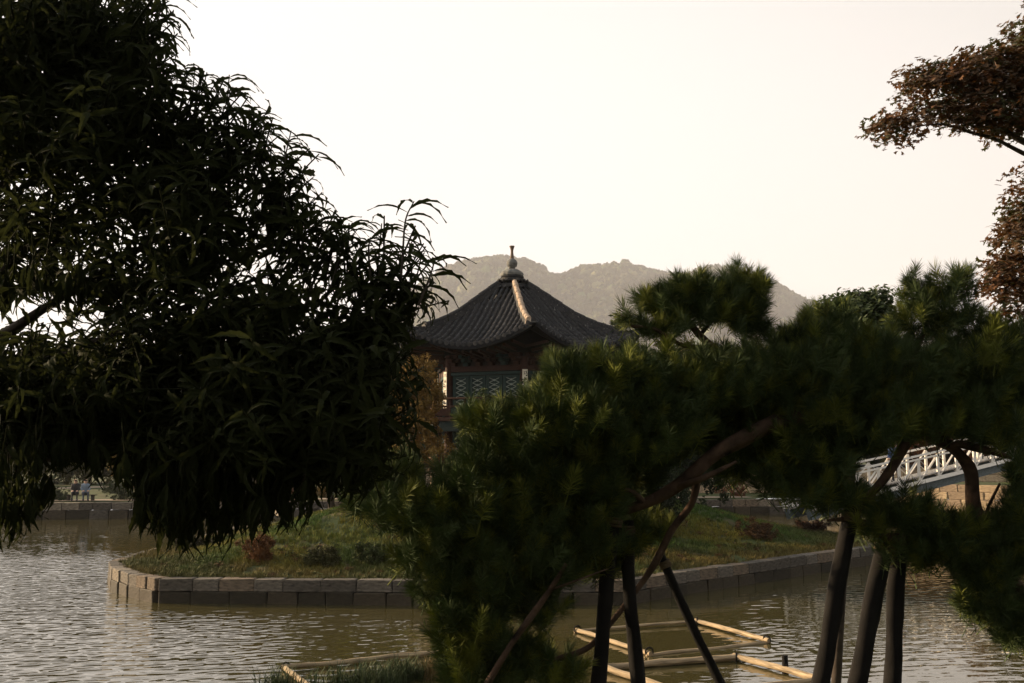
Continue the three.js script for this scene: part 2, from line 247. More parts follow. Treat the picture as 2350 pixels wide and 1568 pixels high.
{
  const r = rng(33), t = thing('island_wall', 'low curved granite retaining wall around the grassy island', 'wall');
  const n = ISLAND.length;
  for (let i = 0; i < n; i++) {
    const a = ISLAND[i], b = ISLAND[(i + 1) % n], hid = i >= 8 && i <= 11, l = i < 3 ? 0.62 : hid ? 2.5 : 0.78;
    course(t, a, b, 0.3, 0.31, l, 0.42, i < 3 || i === 13 ? M.granite : [M.granite[0], M.granite[2], M.granite[3], M.granite[2]], r);  // paler stones on the sun-facing tip put its sunlight into the colour
    course(t, a, b, -0.12, 0.42, l * 1.15, 0.46, M.wetStone, r);
  }
  const f = thing('pond_wall', 'long low stone wall along the far shore behind the island', 'wall');
  for (const [a, b] of [[[20.5, -56], [18, -66]], [[18, -66], [-20, -62]], [[-20, -62], [-48, -58]]]) { course(f, a, b, 0.5, 0.46, 1.0, 0.5, M.granite, r); course(f, a, b, -0.1, 0.6, 1.1, 0.55, M.wetStone.concat(M.granite[2]), r); }
  const b = thing('stone_abutment', 'tall warm sunlit rubble stone bank under the bridge end', 'wall');
  for (let k = 0; k < 6; k++) course(b, [30, -47.6 - 0.02 * k], [20.5, -56], -0.1 + k * 0.39, 0.39, 0.85, 0.6 - k * 0.02, M.warmStone, r, 0.45);
  const gw = thing('garden_wall', 'sunlit ochre stone garden wall with tiled coping behind the far shore', 'wall');
  for (let k = 0; k < 4; k++) course(gw, [2, -80], [46, -73], 0.9 + k * 0.5, 0.5, 0.95, 0.5, M.warmStone, r, 0.3);
  const d = V(44, 0, 7).normalize();
  for (let i = 0; i < 44; i++) { const m = mesh('coping_tile', new RoundedBoxGeometry(0.98, 0.22, 0.95, 2, 0.08), M.tile[i % 3], gw, V(2, 3.02, -80).addScaledVector(d, 0.5 + i)); m.rotation.y = Math.atan2(-7, 44) * 1; }
}

// ------------------------------------------------------------------ the hexagonal pavilion
{
  const T = thing('hexagonal_pavilion', 'two storey hexagonal wooden pavilion with grey tiled roof and stone finial', 'pavilion', PAV);
  const A0 = 8.5 * Math.PI / 180;                                   // the front corner stands a little right of the camera line
  const hexA = (k) => A0 + k * Math.PI / 3;                         // measured from the direction of the camera (+z), towards +x
  const at = (r, a, y) => V(Math.sin(a) * r, y, Math.cos(a) * r);
  const hip = (r) => { const p = [[0, 11.35], [0.86, 10.72], [1.63, 10.2], [2.7, 9.45], [3.5, 9.02], [4.45, 8.68], [5.2, 8.62], [5.8, 8.8]]; for (let i = 1; i < p.length; i++) if (r <= p[i][0]) return lerp(p[i - 1][1], p[i][1], (r - p[i - 1][0]) / (p[i][0] - p[i - 1][0])); return 8.8; };
  const RC = 5.5, C30 = Math.cos(Math.PI / 6), T30 = Math.tan(Math.PI / 6);
  const surf = (rho, s) => { const v = clamp(Math.abs(s) / Math.max(rho * T30, 1e-4), 0, 1), u = rho / (RC * C30); return hip(rho / C30) - 0.8 * (1 - Math.pow(v, 1.8)) * Math.pow(u, 2); };
  const eave = (s) => RC * C30 - 0.1 + 0.14 * Math.pow(Math.abs(s) / 2.6, 2);
  // bed of the roof, one sheet per side with thickness
  const bed = []; const NS = 16, NR = 14;
  { const pos = [], idx = [];
    for (let lay = 0; lay < 2; lay++) for (let i = 0; i <= NR; i++) for (let j = 0; j <= NS; j++) { const rho = lerp(0.3, 1, i / NR) * (RC * C30 - 0.1), v = (j / NS * 2 - 1), s = v * rho * T30, rr2 = i === NR ? eave(s) : rho; pos.push(s, surf(rho, s) - lay * 0.16, rr2); }
    const n = (NR + 1) * (NS + 1), q = (a, b, c, d) => idx.push(a, b, c, c, b, d);
    for (let lay = 0; lay < 2; lay++) for (let i = 0; i < NR; i++) for (let j = 0; j < NS; j++) { const a = lay * n + i * (NS + 1) + j; q(a, a + 1, a + NS + 1, a + NS + 2); }
    for (let j = 0; j < NS; j++) { const a = NR * (NS + 1) + j; q(a, a + 1, a + n, a + n + 1); }
    const g = new THREE.BufferGeometry(); g.setAttribute('position', new THREE.Float32BufferAttribute(pos, 3)); g.setAttribute('uv', new THREE.Float32BufferAttribute(pos.flatMap((_, i) => i % 3 ? [] : [pos[i], pos[i + 2]]), 2)); g.setIndex(idx); g.computeVertexNormals(); bed.push(g); }
  const rowGeo = [];                                                // barrel tile rows, each tile lapping the next
  for (let s = -2.541; s <= 2.55; s += 0.242) {
    const r0 = Math.max(Math.abs(s) / T30 + 0.12, 0.75), r1 = eave(s) + 0.05, n = Math.max(1, Math.round((r1 - r0) / 0.3)), pos = [], idx = [], uv = []; let ring = 0; const NA = 7;
    for (let k = 0; k < n; k++) for (const e of [0, 1]) {
      const rho = lerp(r0, r1, (k + e) / n), R = e ? 0.09 : 0.07, y = surf(Math.min(rho, RC * C30), s);
      for (let j = 0; j < NA; j++) { const A = Math.PI * j / (NA - 1); pos.push(s + Math.cos(A) * R, y + Math.sin(A) * R * 1.5 - 0.015, rho); uv.push(j * 0.05 + s, rho); }
      if (ring) for (let j = 0; j < NA - 1; j++) { const a = (ring - 1) * NA + j; idx.push(a, a + 1, a + NA, a + NA, a + 1, a + NA + 1); }
      ring++;
    }
    { const c = pos.length / 3, y = surf(RC * C30 - 0.05, s); pos.push(s, y, r1 + 0.012); uv.push(0, 0); for (let j = 0; j <= 14; j++) { const A = 2 * Math.PI * j / 14; pos.push(s + Math.cos(A) * 0.088, y + 0.02 + Math.sin(A) * 0.088, r1 + 0.005); uv.push(0.1 * j, 0); if (j) idx.push(c, c + j, c + j + 1); } }
    const g = new THREE.BufferGeometry(); g.setAttribute('position', new THREE.Float32BufferAttribute(pos, 3)); g.setAttribute('uv', new THREE.Float32BufferAttribute(uv, 2)); g.setIndex(idx); g.computeVertexNormals(); rowGeo.push(toCreasedNormals(g, 0.9));
  }
  const rafter = bar(V(0, 7.62, 3.0), V(0, 7.7, 4.32), 0.1, 0.1);
  // tile hip ridge along +z; the front cap has sunlight in its colour
  const hipPts = [0.75, 1.2, 1.7, 2.2, 2.7, 3.2, 3.7, 4.1, 4.4], sweep = (pts, w, h, off) => merge(pts.slice(1).map((b, i) => { const a = pts[i]; const g = new THREE.BufferGeometry(), p = [], q = (z, y) => [[-w / 2, y + off, z], [w / 2, y + off, z], [w / 2 * 0.8, y + off + h, z], [-w / 2 * 0.8, y + off + h, z]]; const A = q(a, hip(a)), B = q(b, hip(b)); const f = (x, y, z, t) => p.push(...x, ...y, ...z, ...x, ...z, ...t); f(A[0], A[3], B[3], B[0]); f(A[1], B[1], B[2], A[2]); f(A[3], A[2], B[2], B[3]); if (!i) f(A[0], A[1], A[2], A[3]); if (i === pts.length - 2) f(B[0], B[3], B[2], B[1]); return tris(p, p.flatMap((_, k) => k % 3 ? [] : [p[k + 2] * 0.7, p[k + 1] * 0.7])); }));
  const ridgeGeo = sweep(hipPts, 0.28, 0.24, -0.06), lowGeo = sweep([4.4, 4.75, 5.1, 5.42], 0.22, 0.2, -0.05);
  const capGeo = merge(hipPts.slice(1).map((b, i) => { const a = hipPts[i], d = V(0, hip(b) - hip(a), b - a), L = d.length(); const c = new THREE.CylinderGeometry(0.105, 0.125, L, 10).applyQuaternion(new THREE.Quaternion().setFromUnitVectors(UPV, d.normalize().negate())); return c.translate(0, (hip(a) + hip(b)) / 2 + 0.2, (a + b) / 2); }));
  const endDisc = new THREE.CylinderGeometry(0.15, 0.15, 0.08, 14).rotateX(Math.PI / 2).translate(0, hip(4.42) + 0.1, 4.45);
  for (let k = 0; k < 6; k++) {
    const fa = hexA(k) + Math.PI / 6, roof = new THREE.Group(); roof.name = 'roof_side'; roof.rotation.y = fa; T.add(roof);
    mesh('roof_bed', bed[0], M.tile[2], roof);
    rowGeo.forEach((g, i) => mesh('tile_row', g, M.tile[(i * 7 + k) % 5 < 3 ? 0 : 1], roof));
    for (let i = -5; i <= 5; i++) { const m = mesh('rafter', rafter, M.redWood, roof); m.position.x = i * 0.34; m.position.y = 0.36 * Math.pow(Math.abs(i) / 5, 2); }
    const hr = mesh('hip_ridge', ridgeGeo, M.tile[1], T); hr.rotation.y = hexA(k); mesh('ridge_cap', capGeo, k ? M.tile[0] : M.plasterAndSunlitCap, hr); mesh('end_tile', endDisc, k ? M.tile[0] : M.plasterAndSunlitCap, hr); mesh('lower_ridge', lowGeo, M.tile[1], hr);  // front cap and end tile made pale: sunlight painted as another material
  }
  // tiled neck and finial
  const hexDisc = (r0, r1, y0, y1) => new THREE.CylinderGeometry(r1, r0, y1 - y0, 6).rotateY(A0).translate(0, (y0 + y1) / 2, 0);
  for (const [r, y0, y1] of [[0.8, 10.62, 10.86], [0.58, 10.97, 11.14]]) {
    mesh('neck', hexDisc(r, r * 0.93, y0, y1 + 0.12), M.tile[0], T);
    for (let i = 0; i < 24; i++) { const a = A0 + i / 24 * Math.PI * 2, kk = (i % 4) / 4, rad = r * C30 / Math.cos(((i % 4) / 4 - 0.5) * Math.PI / 3) + 0.03; const m = mesh('neck_tile', new THREE.CylinderGeometry(0.065, 0.075, 0.3, 8).rotateX(Math.PI / 2 - 0.45), M.tile[i % 3], T, at(rad, a, (y0 + y1) / 2 + 0.02)); m.rotation.y = a; }
  }
  mesh('finial_plate', hexDisc(0.56, 0.5, 11.29, 11.37), M.tile[2], T);
  const lat = (pts, n = 28) => new THREE.LatheGeometry(pts.map(([r, y]) => new THREE.Vector2(r, y)), n);
  const dome = lat([[0.47, 11.37], [0.5, 11.42], [0.48, 11.5], [0.4, 11.58], [0.27, 11.65], [0.15, 11.68], [0.0, 11.69]], 48); { const p = dome.attributes.position; for (let i = 0; i < p.count; i++) { const a = Math.atan2(p.getX(i), p.getZ(i)), s = 1 - 0.07 * Math.pow(Math.abs(Math.cos(a * 5)), 6); p.setX(i, p.getX(i) * s); p.setZ(i, p.getZ(i) * s); } dome.computeVertexNormals(); }
  const finialMat = std(col(1, 1, 1), 0.75, { map: mottled([0.14, 0.14, 0.13], 0.8, 6, 71) });
  const fin = mesh('finial', dome, finialMat, T);
  mesh('finial_ball', lat([[0.0, 11.66], [0.14, 11.67], [0.13, 11.74], [0.2, 11.8], [0.235, 11.9], [0.23, 11.98], [0.18, 12.07], [0.09, 12.13], [0, 12.14]]), finialMat, fin);
  mesh('finial_spire', lat([[0.095, 12.12], [0.08, 12.25], [0.058, 12.4], [0.06, 12.5], [0.085, 12.6], [0.112, 12.66], [0.11, 12.69], [0.0, 12.69]]), std(col(0.14, 0.1, 0.07), 0.6), fin);
  // frame: columns, beams, brackets
  const RCOL = 3.24, F2 = 5.25, F1 = 3.25, SIDE = RCOL * C30, HW = RCOL / 2;
  const boardCanvas = document.createElement('canvas'); boardCanvas.width = 64; boardCanvas.height = 512;
  { const c = boardCanvas.getContext('2d'), r = rng(90); c.fillStyle = '#dad3c2'; c.fillRect(0, 0, 64, 512); c.strokeStyle = '#3a352f'; c.lineCap = 'round';
    for (let k = 0; k < 7; k++) { const y0 = 22 + k * 69; for (let s = 0; s < 7; s++) { c.lineWidth = 3 + r() * 4; c.beginPath(); const hx = s % 2, x = 14 + r() * 36, y = y0 + r() * 46; if (hx) { c.moveTo(13 + r() * 8, y); c.lineTo(44 + r() * 8, y - 4 + r() * 4); } else { c.moveTo(x, y0 + r() * 14); c.quadraticCurveTo(x + r() * 8 - 4, y0 + 25, x + (r() - 0.5) * 26, y0 + 38 + r() * 12); } c.stroke(); } } }
  const boardTex = new THREE.CanvasTexture(boardCanvas); boardTex.colorSpace = THREE.SRGBColorSpace;
  const boardMat = std(col(1, 1, 1), 0.8, { map: boardTex });
  for (let k = 0; k < 6; k++) {
    const a = hexA(k), c = at(RCOL, a, 0);
    mesh('column', new THREE.CylinderGeometry(0.15, 0.16, 7.6 - F2, 16), M.redWood, T, V(c.x, (7.6 + F2) / 2, c.z));
    mesh('column', new THREE.CylinderGeometry(0.17, 0.18, F2 - 0.25 - F1, 16), M.redWood, T, V(c.x, (F2 - 0.25 + F1) / 2, c.z));
    mesh('stone_footing', new THREE.CylinderGeometry(0.2, 0.27, 1.1, 4).rotateY(a + Math.PI / 4), M.granite[1], T, V(c.x, 2.55, c.z));
    const b = mesh('writing_board', new RoundedBoxGeometry(0.21, 1.62, 0.035, 2, 0.01), boardMat, T, at(RCOL + 0.18, a, 6.27)); b.rotation.y = a;
    // side k, between columns k and k + 1, in its own frame: x along the side, z outward
    const s = new THREE.Group(); s.name = 'side_bay'; s.rotation.y = a + Math.PI / 6; T.add(s);
    for (const [y, h, d, m] of [[7.18, 0.22, 0.18, M.redWood], [6.98, 0.12, 0.2, M.teal], [7.66, 0.2, 0.24, M.redWood], [F2 - 0.2, 0.3, 0.26, M.redWood], [F1 + 1.62, 0.14, 0.16, M.teal]]) mesh('beam', box(HW * 2 - 0.24, h, d), m, s, V(0, y, SIDE));
    for (const x of [-1.62, -1.08, -0.54, 0, 0.54, 1.08]) { const X = x + 0.27 * 1; mesh('bracket', merge([box(0.2, 0.14, 0.3, 0, 0, 0.08), box(0.15, 0.12, 0.62, 0, 0.13, 0.16), box(0.42, 0.1, 0.16, 0, 0.14, 0.1), box(0.15, 0.12, 0.9, 0, 0.27, 0.28), box(0.5, 0.1, 0.14, 0, 0.28, 0.3)]), Math.abs(X) % 1 > 0.5 ? M.teal : M.redWood, s, V(X, 7.35, SIDE)); }
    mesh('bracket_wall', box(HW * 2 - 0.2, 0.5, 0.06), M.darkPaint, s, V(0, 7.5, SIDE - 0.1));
    for (let i = 0; i < 4; i++) {                                   // lattice door leaves, both storeys
      const w = (HW * 2 - 0.36) / 4, x = (i - 1.5) * w;
      for (const [y0, y1] of [[F2 + 0.1, 6.9], [F1 + 0.05, F1 + 1.52]]) {
        const h = y1 - y0, leaf = mesh('door_leaf', merge([box(0.13, h, 0.07, -w / 2 + 0.075, 0, 0), box(0.13, h, 0.07, w / 2 - 0.075, 0, 0), box(w - 0.02, 0.1, 0.066, 0, h / 2 - 0.05, 0), box(w - 0.02, 0.34, 0.066, 0, -h / 2 + 0.17, 0), box(w - 0.1, h - 0.1, 0.02, 0, 0, -0.035)]), M.teal, s, V(x, (y0 + y1) / 2, SIDE));
        const L = [], W = w - 0.28, Y0 = -h / 2 + 0.34, Y1 = h / 2 - 0.1, n = Math.round((Y1 - Y0) / 0.2), st = (Y1 - Y0) / n;
        for (let q = 0; q < n; q++) { const y = Y0 + q * st; L.push(bar(V(-W / 2, y, 0), V(W / 2, y + st, 0), 0.022, 0.02), bar(V(W / 2, y, 0.004), V(-W / 2, y + st, 0.004), 0.022, 0.02), new THREE.CylinderGeometry(0.04, 0.045, 0.03, 8).rotateX(Math.PI / 2).translate(0, y + st / 2, 0.012)); }
        mesh('lattice', merge(L), M.lattice, leaf, V(0, 0, 0.012));
      }
    }
    // balcony and lower veranda with railings
    for (const [y, R] of [[F2, 4.05], [F1, 4.15]]) {
      const sd = R * C30, hw = R / 2;
      const sh = new THREE.Shape(); sh.moveTo(-HW, -SIDE + 0.1); sh.lineTo(HW, -SIDE + 0.1); sh.lineTo(hw, -sd); sh.lineTo(-hw, -sd); sh.closePath();
      mesh('balcony_floor', new THREE.ExtrudeGeometry(sh, { depth: 0.16, bevelEnabled: false }).rotateX(-Math.PI / 2), M.redWood, s, V(0, y - 0.16, 0));
      mesh('handrail', new THREE.CylinderGeometry(0.045, 0.045, hw * 2 - 0.1, 8).rotateZ(Math.PI / 2), M.redWood, s, V(0, y + 0.72, sd - 0.08));
      mesh('rail_beam', box(hw * 2 - 0.1, 0.08, 0.07), M.redWood, s, V(0, y + 0.42, sd - 0.1));
      for (let i = -3; i <= 3; i++) mesh('rail_post', box(0.07, 0.7, 0.07), M.redWood, s, V(i * (hw * 2 - 0.2) / 6, y + 0.35, sd - 0.09));
      for (let i = 0; i < 6; i++) mesh('rail_panel', box((hw * 2 - 0.2) / 6 - 0.08, 0.3, 0.025), i % 2 ? M.teal : M.redWood, s, V((i - 2.5) * (hw * 2 - 0.2) / 6, y + 0.2, sd - 0.1));
    }
    for (const x of [-1.4, 0, 1.4]) mesh('veranda_post', new THREE.CylinderGeometry(0.1, 0.13, 0.85, 10), M.plasterAndSunlitCap, s, V(x, 2.68, 4.15 * C30 - 0.2));
    mesh('balcony_panel', box(3.5, 0.4, 0.06), M.tealDark, s, V(0, F2 - 0.36, 3.95 * C30));
  }
  mesh('floor', hexDisc(3.1, 3.1, F1 - 0.14, F1 - 0.01), M.redWood, T); mesh('floor', hexDisc(3.1, 3.1, F2 - 0.14, F2 - 0.01), M.redWood, T); mesh('ceiling', hexDisc(3.0, 3.0, 7.3, 7.4), M.darkPaint, T);
  // stone terrace under it, a step at a time
  const S = thing('stone_terrace', 'pale stone terrace step carrying the hexagonal pavilion', 'terrace', PAV);
  const r = rng(77), ring = (R, y, h, len) => { for (let k = 0; k < 6; k++) { const a = at(R, hexA(k), 0), b = at(R, hexA(k + 1), 0); course(S, [a.x, a.z], [b.x, b.z], y, h, len, 0.5, M.granite, r); } };
  ring(4.6, 1.95, 0.36, 0.9);
  mesh('terrace_floor', hexDisc(4.5, 4.5, 2.0, 2.27), M.path, S);
}

// ------------------------------------------------------------------ the white truss footbridge
{
  const T = thing('footbridge', 'white painted truss footbridge rising to the right of the island', 'bridge');
  const A = V(11.2, 1.6, -39.5), dir = V(0.84, 0, -0.543).normalize(), out = V(dir.z, 0, -dir.x).normalize().multiplyScalar(1); // out points to the camera side
  if (out.z < 0) out.negate();
  const yv = (s) => 1.7 + 0.135 * s + 0.0002 * s * s;               // gentle arch
  const at = (s, o, y) => V(A.x + dir.x * s + out.x * o, yv(s) + y, A.z + dir.z * s + out.z * o);
  const N = 12, W = 0.75, st = 1.34;
  for (let i = 0; i < N; i++) {
    const s0 = i * st, s1 = s0 + st;
    for (const o of [W, -W]) {
      mesh('bottom_chord', bar(at(s0, o, 0), at(s1, o, 0), 0.1, 0.16), M.whitePaint, T);
      mesh('top_rail', bar(at(s0, o, 1.12), at(s1, o, 1.12), 0.13, 0.085), M.whitePaint, T);
      if (o > 0) mesh('top_rail', bar(at(s0, o, 0.97), at(s1, o, 0.97), 0.08, 0.075), M.whitePaint, T);
      mesh('truss_post', bar(at(s0, o, 0.02), at(s0 - 0.0, o, 1.02), 0.1, 0.1), M.whitePaint, T);
      mesh('diagonal', bar(at(s0 + 0.06, o, 0.06), at(s1 - 0.05, o, 0.98), 0.055, 0.06), M.whitePaint, T);
      mesh('tie_rod', bar(at(s0 + 0.05, o * 0.97, 0.96), at(s1 - 0.05, o * 0.97, 0.08), 0.018, 0.018), M.whitePaint, T);
    }
    for (let k = 0; k < 4; k++) { const a = s0 + (k + 0.06) * st / 4, b = s0 + (k + 0.94) * st / 4; mesh('deck_plank', bar(at(a, 0, 0.05), at(b, 0, 0.05), 1.6, 0.05), M.deck, T); }
    for (const o of [W - 0.22, -W + 0.22]) mesh('girder', bar(at(s0, o, -0.26), at(s1, o, -0.26), 0.2, 0.42), M.girder, T);
    if (i === 3) for (const o of [W - 0.3, -W + 0.3]) mesh('pier', new THREE.CylinderGeometry(0.16, 0.2, 3.2, 12), M.granite[2], T, at(s0, o, -1.9));
  }
}

// ------------------------------------------------------------------ floating log frames
function logGeo(L, r, seed) { const g = new THREE.CylinderGeometry(r, r * 0.96, L, 12, 14, false).rotateZ(Math.PI / 2), p = g.attributes.position; for (let i = 0; i < p.count; i++) { const x = p.getX(i), y = p.getY(i), z = p.getZ(i); p.setY(i, y * (1 + 0.3 * n3(x * 3 + seed, y * 8, z * 8)) + 0.03 * n3(x * 0.8, seed)); p.setZ(i, z * (1 + 0.12 * n3(x * 2, y * 8 + seed, z * 8)) + 0.03 * n3(seed, x * 0.7)); } g.computeVertexNormals(); return g; }
function frame(label, corners, radii, lifts) {
  radii = radii.map((q) => q * 0.74); const c = corners.map(([x, y]) => Pw(x, y, 0.07)), T = thing('floating_frame', label, 'floating frame', V(0, 0, 0), 'log frames floating on the pond');
  for (let i = 0; i < 4; i++) { const a = c[i], b = c[(i + 1) % 4], L = a.distanceTo(b) + 0.14, m = mesh('log', logGeo(L, radii[i], i * 3.7 + corners[0][0]), M.paleWood, T); m.position.copy(a).lerp(b, 0.5).setY(lifts[i]); m.rotation.y = Math.atan2(-(b.z - a.z), b.x - a.x); }
  for (let i = 0; i < 4; i++) { const a = c[i]; mesh('lashing', new THREE.TorusGeometry(0.075, 0.018, 6, 12), M.pole, T, V(a.x, 0.07, a.z)).rotation.y = i + 0.4; }
  return T;
}
frame('farther pale log frame floating on the open pond', [[1325, 1445], [1600, 1425], [1760, 1468], [1490, 1496]], [0.045, 0.065, 0.05, 0.06], [0.05, 0.06, 0.012, 0.05]);
frame('nearest right log frame floating behind the leaning poles', [[1380, 1530], [1690, 1508], [1890, 1560], [1570, 1590]], [0.085, 0.08, 0.075, 0.08], [0.06, 0.07, 0.06, 0.07]);
frame('left log frame floating at the bottom edge of the pond', [[655, 1531], [1010, 1495], [1165, 1548], [745, 1600]], [0.06, 0.06, 0.05, 0.07], [0.06, 0.05, 0.02, 0.06]);
{ const a = Pw(1500, 1418 + 88, 0.1); tag(mesh('mooring_stub', new THREE.CylinderGeometry(0.05, 0.06, 0.4, 9), M.pole, null, Pw(1802, 1532, 0.1)), 'short dark stub standing beside the nearest right log frame', 'post'); }

// ------------------------------------------------------------------ wooden support poles under the pine
const poleGeoFor = (a, b, r0, r1) => limb([a, a.clone().lerp(b, 0.35).add(V(0.012, 0, 0.01)), a.clone().lerp(b, 0.7).add(V(-0.01, 0, 0)), b], [r0, r1], 10, 6);
function pole(label, x0, y0, x1, y1, d0, d1, r) {
  const k = (1760 - y0) / (y1 - y0), a = P(x0, y0, d0), b = P(x0 + (x1 - x0) * k, 1760, d1), T = thing('support_pole', label, 'pole', b.clone(), 'wooden poles propping up the pine');
  mesh('shaft', poleGeoFor(b.clone().sub(b), a.clone().sub(b), r * 1.05, r * 0.9), M.pole, T);
  const q = a.clone().sub(b), turns = [0.968, 0.962, 0.956, 0.95, 0.944].map((t, i) => new THREE.TorusGeometry(r * 1.0, 0.011, 6, 16).rotateX(0.12 * Math.sin(i * 2.3 + x0)).applyQuaternion(new THREE.Quaternion().setFromUnitVectors(V(0, 0, 1), q.clone().normalize())).translate(q.x * t, q.y * t, q.z * t));
  mesh('rope_binding', merge(turns), M.rope, T);
}
pole('dark pole leaning right, leftmost of the two thick centre poles', 1412, 1175, 1370, 1568, 8.1, 7.9, 0.062);
pole('near vertical dark pole just right of the leftmost thick pole', 1438, 1195, 1460, 1568, 8.2, 8.0, 0.058);
pole('thin dark pole slanting down to the right across both right log frames', 1517, 1275, 1650, 1568, 8.3, 8.2, 0.040);
pole('leaning dark pole, leftmost of the three right poles', 1958, 1165, 1880, 1568, 8.4, 8.2, 0.073);
pole('leaning dark pole in the middle of the three right poles', 2036, 1235, 1965, 1568, 8.5, 8.3, 0.079);
pole('upright dark pole, rightmost of the three right poles', 2066, 1230, 2045, 1568, 8.6, 8.4, 0.074);
{ const T = thing('dead_stick', 'thin crooked bare stick slanting down left of the poles', 'stick', P(1010, 1740, 7.4)), o = T.position;
  mesh('stem', limb([P(1010, 1740, 7.4), P(1120, 1568, 7.4), P(1165, 1492, 7.4), P(1215, 1420, 7.45), P(1262, 1355, 7.5), P(1300, 1295, 7.5)].map((p) => p.sub(o)), [0.026, 0.027, 0.022, 0.026, 0.02, 0.014], 7), M.pineBark, T);
  mesh('twig', limb([P(1262, 1355, 7.5), P(1330, 1330, 7.5), P(1395, 1306, 7.6)].map((p) => p.sub(o)), [0.012, 0.005], 5), M.pineBark, T); }

// ------------------------------------------------------------------ red pine
const tuftGeo = [0, 1, 2, 3].map((k) => {
  const r = rng(100 + k), p = [];
  for (let i = 0; i < 130; i++) {
    const s = Math.pow(r(), 0.8), y = 0.15 * s, a = i * 2.4 + r(), tilt = lerp(1.25, 0.35, s) + (r() - 0.5) * 0.35, L = 0.075 + 0.05 * r(), w = 0.00105 + 0.0005 * r();
    const d = V(Math.cos(a) * Math.sin(tilt), Math.cos(tilt), Math.sin(a) * Math.sin(tilt)), side = V(-Math.sin(a + r()), r() - 0.5, Math.cos(a)).cross(d).normalize().multiplyScalar(w), o = V(0, y, 0), m = o.clone().addScaledVector(d, L * 0.55).add(V(0, -0.003, 0)), e = o.clone().addScaledVector(d, L).add(V(0, -0.012, 0));
    p.push(...o.clone().add(side).toArray(), ...o.clone().sub(side).toArray(), ...m.clone().add(side).toArray(), ...m.clone().add(side).toArray(), ...o.clone().sub(side).toArray(), ...m.clone().sub(side).toArray(), ...m.clone().add(side).toArray(), ...m.clone().sub(side).toArray(), ...e.toArray());
  }
  for (let j = 0; j < 3; j++) { const a = j * 2.094, b = a + 2.094, R = 0.004; p.push(Math.cos(a) * R, -0.1, Math.sin(a) * R, Math.cos(b) * R, -0.1, Math.sin(b) * R, 0, 0.15, 0); }
  return tris(p);
});
function blobPlaces(blobs, r, per, up) {                            // shoots spread through clumps of the crown
  const out = [];
  for (const [x, y, rx, ry, d, den = 1, dd = 0.55] of blobs) {
    const n = Math.round(rx * ry * Math.PI * den * per), c = P(x, y, d);
    for (let i = 0; i < n; i++) {
      const a = r() * 6.283, q = Math.pow(r(), 0.55) * (1 + 0.12 * gauss(r)), px = x + Math.cos(a) * q * rx, py = y + Math.sin(a) * q * ry, p = P(px, py, d + dd * gauss(r));
      const dir = p.clone().sub(c).normalize().multiplyScalar(0.65).add(V(gauss(r) * 0.4, up + gauss(r) * 0.35, gauss(r) * 0.4)).normalize();
      out.push([p, dir, 0.75 + 0.65 * r(), r() * 6.28]);
    }
  }
  return out;
}
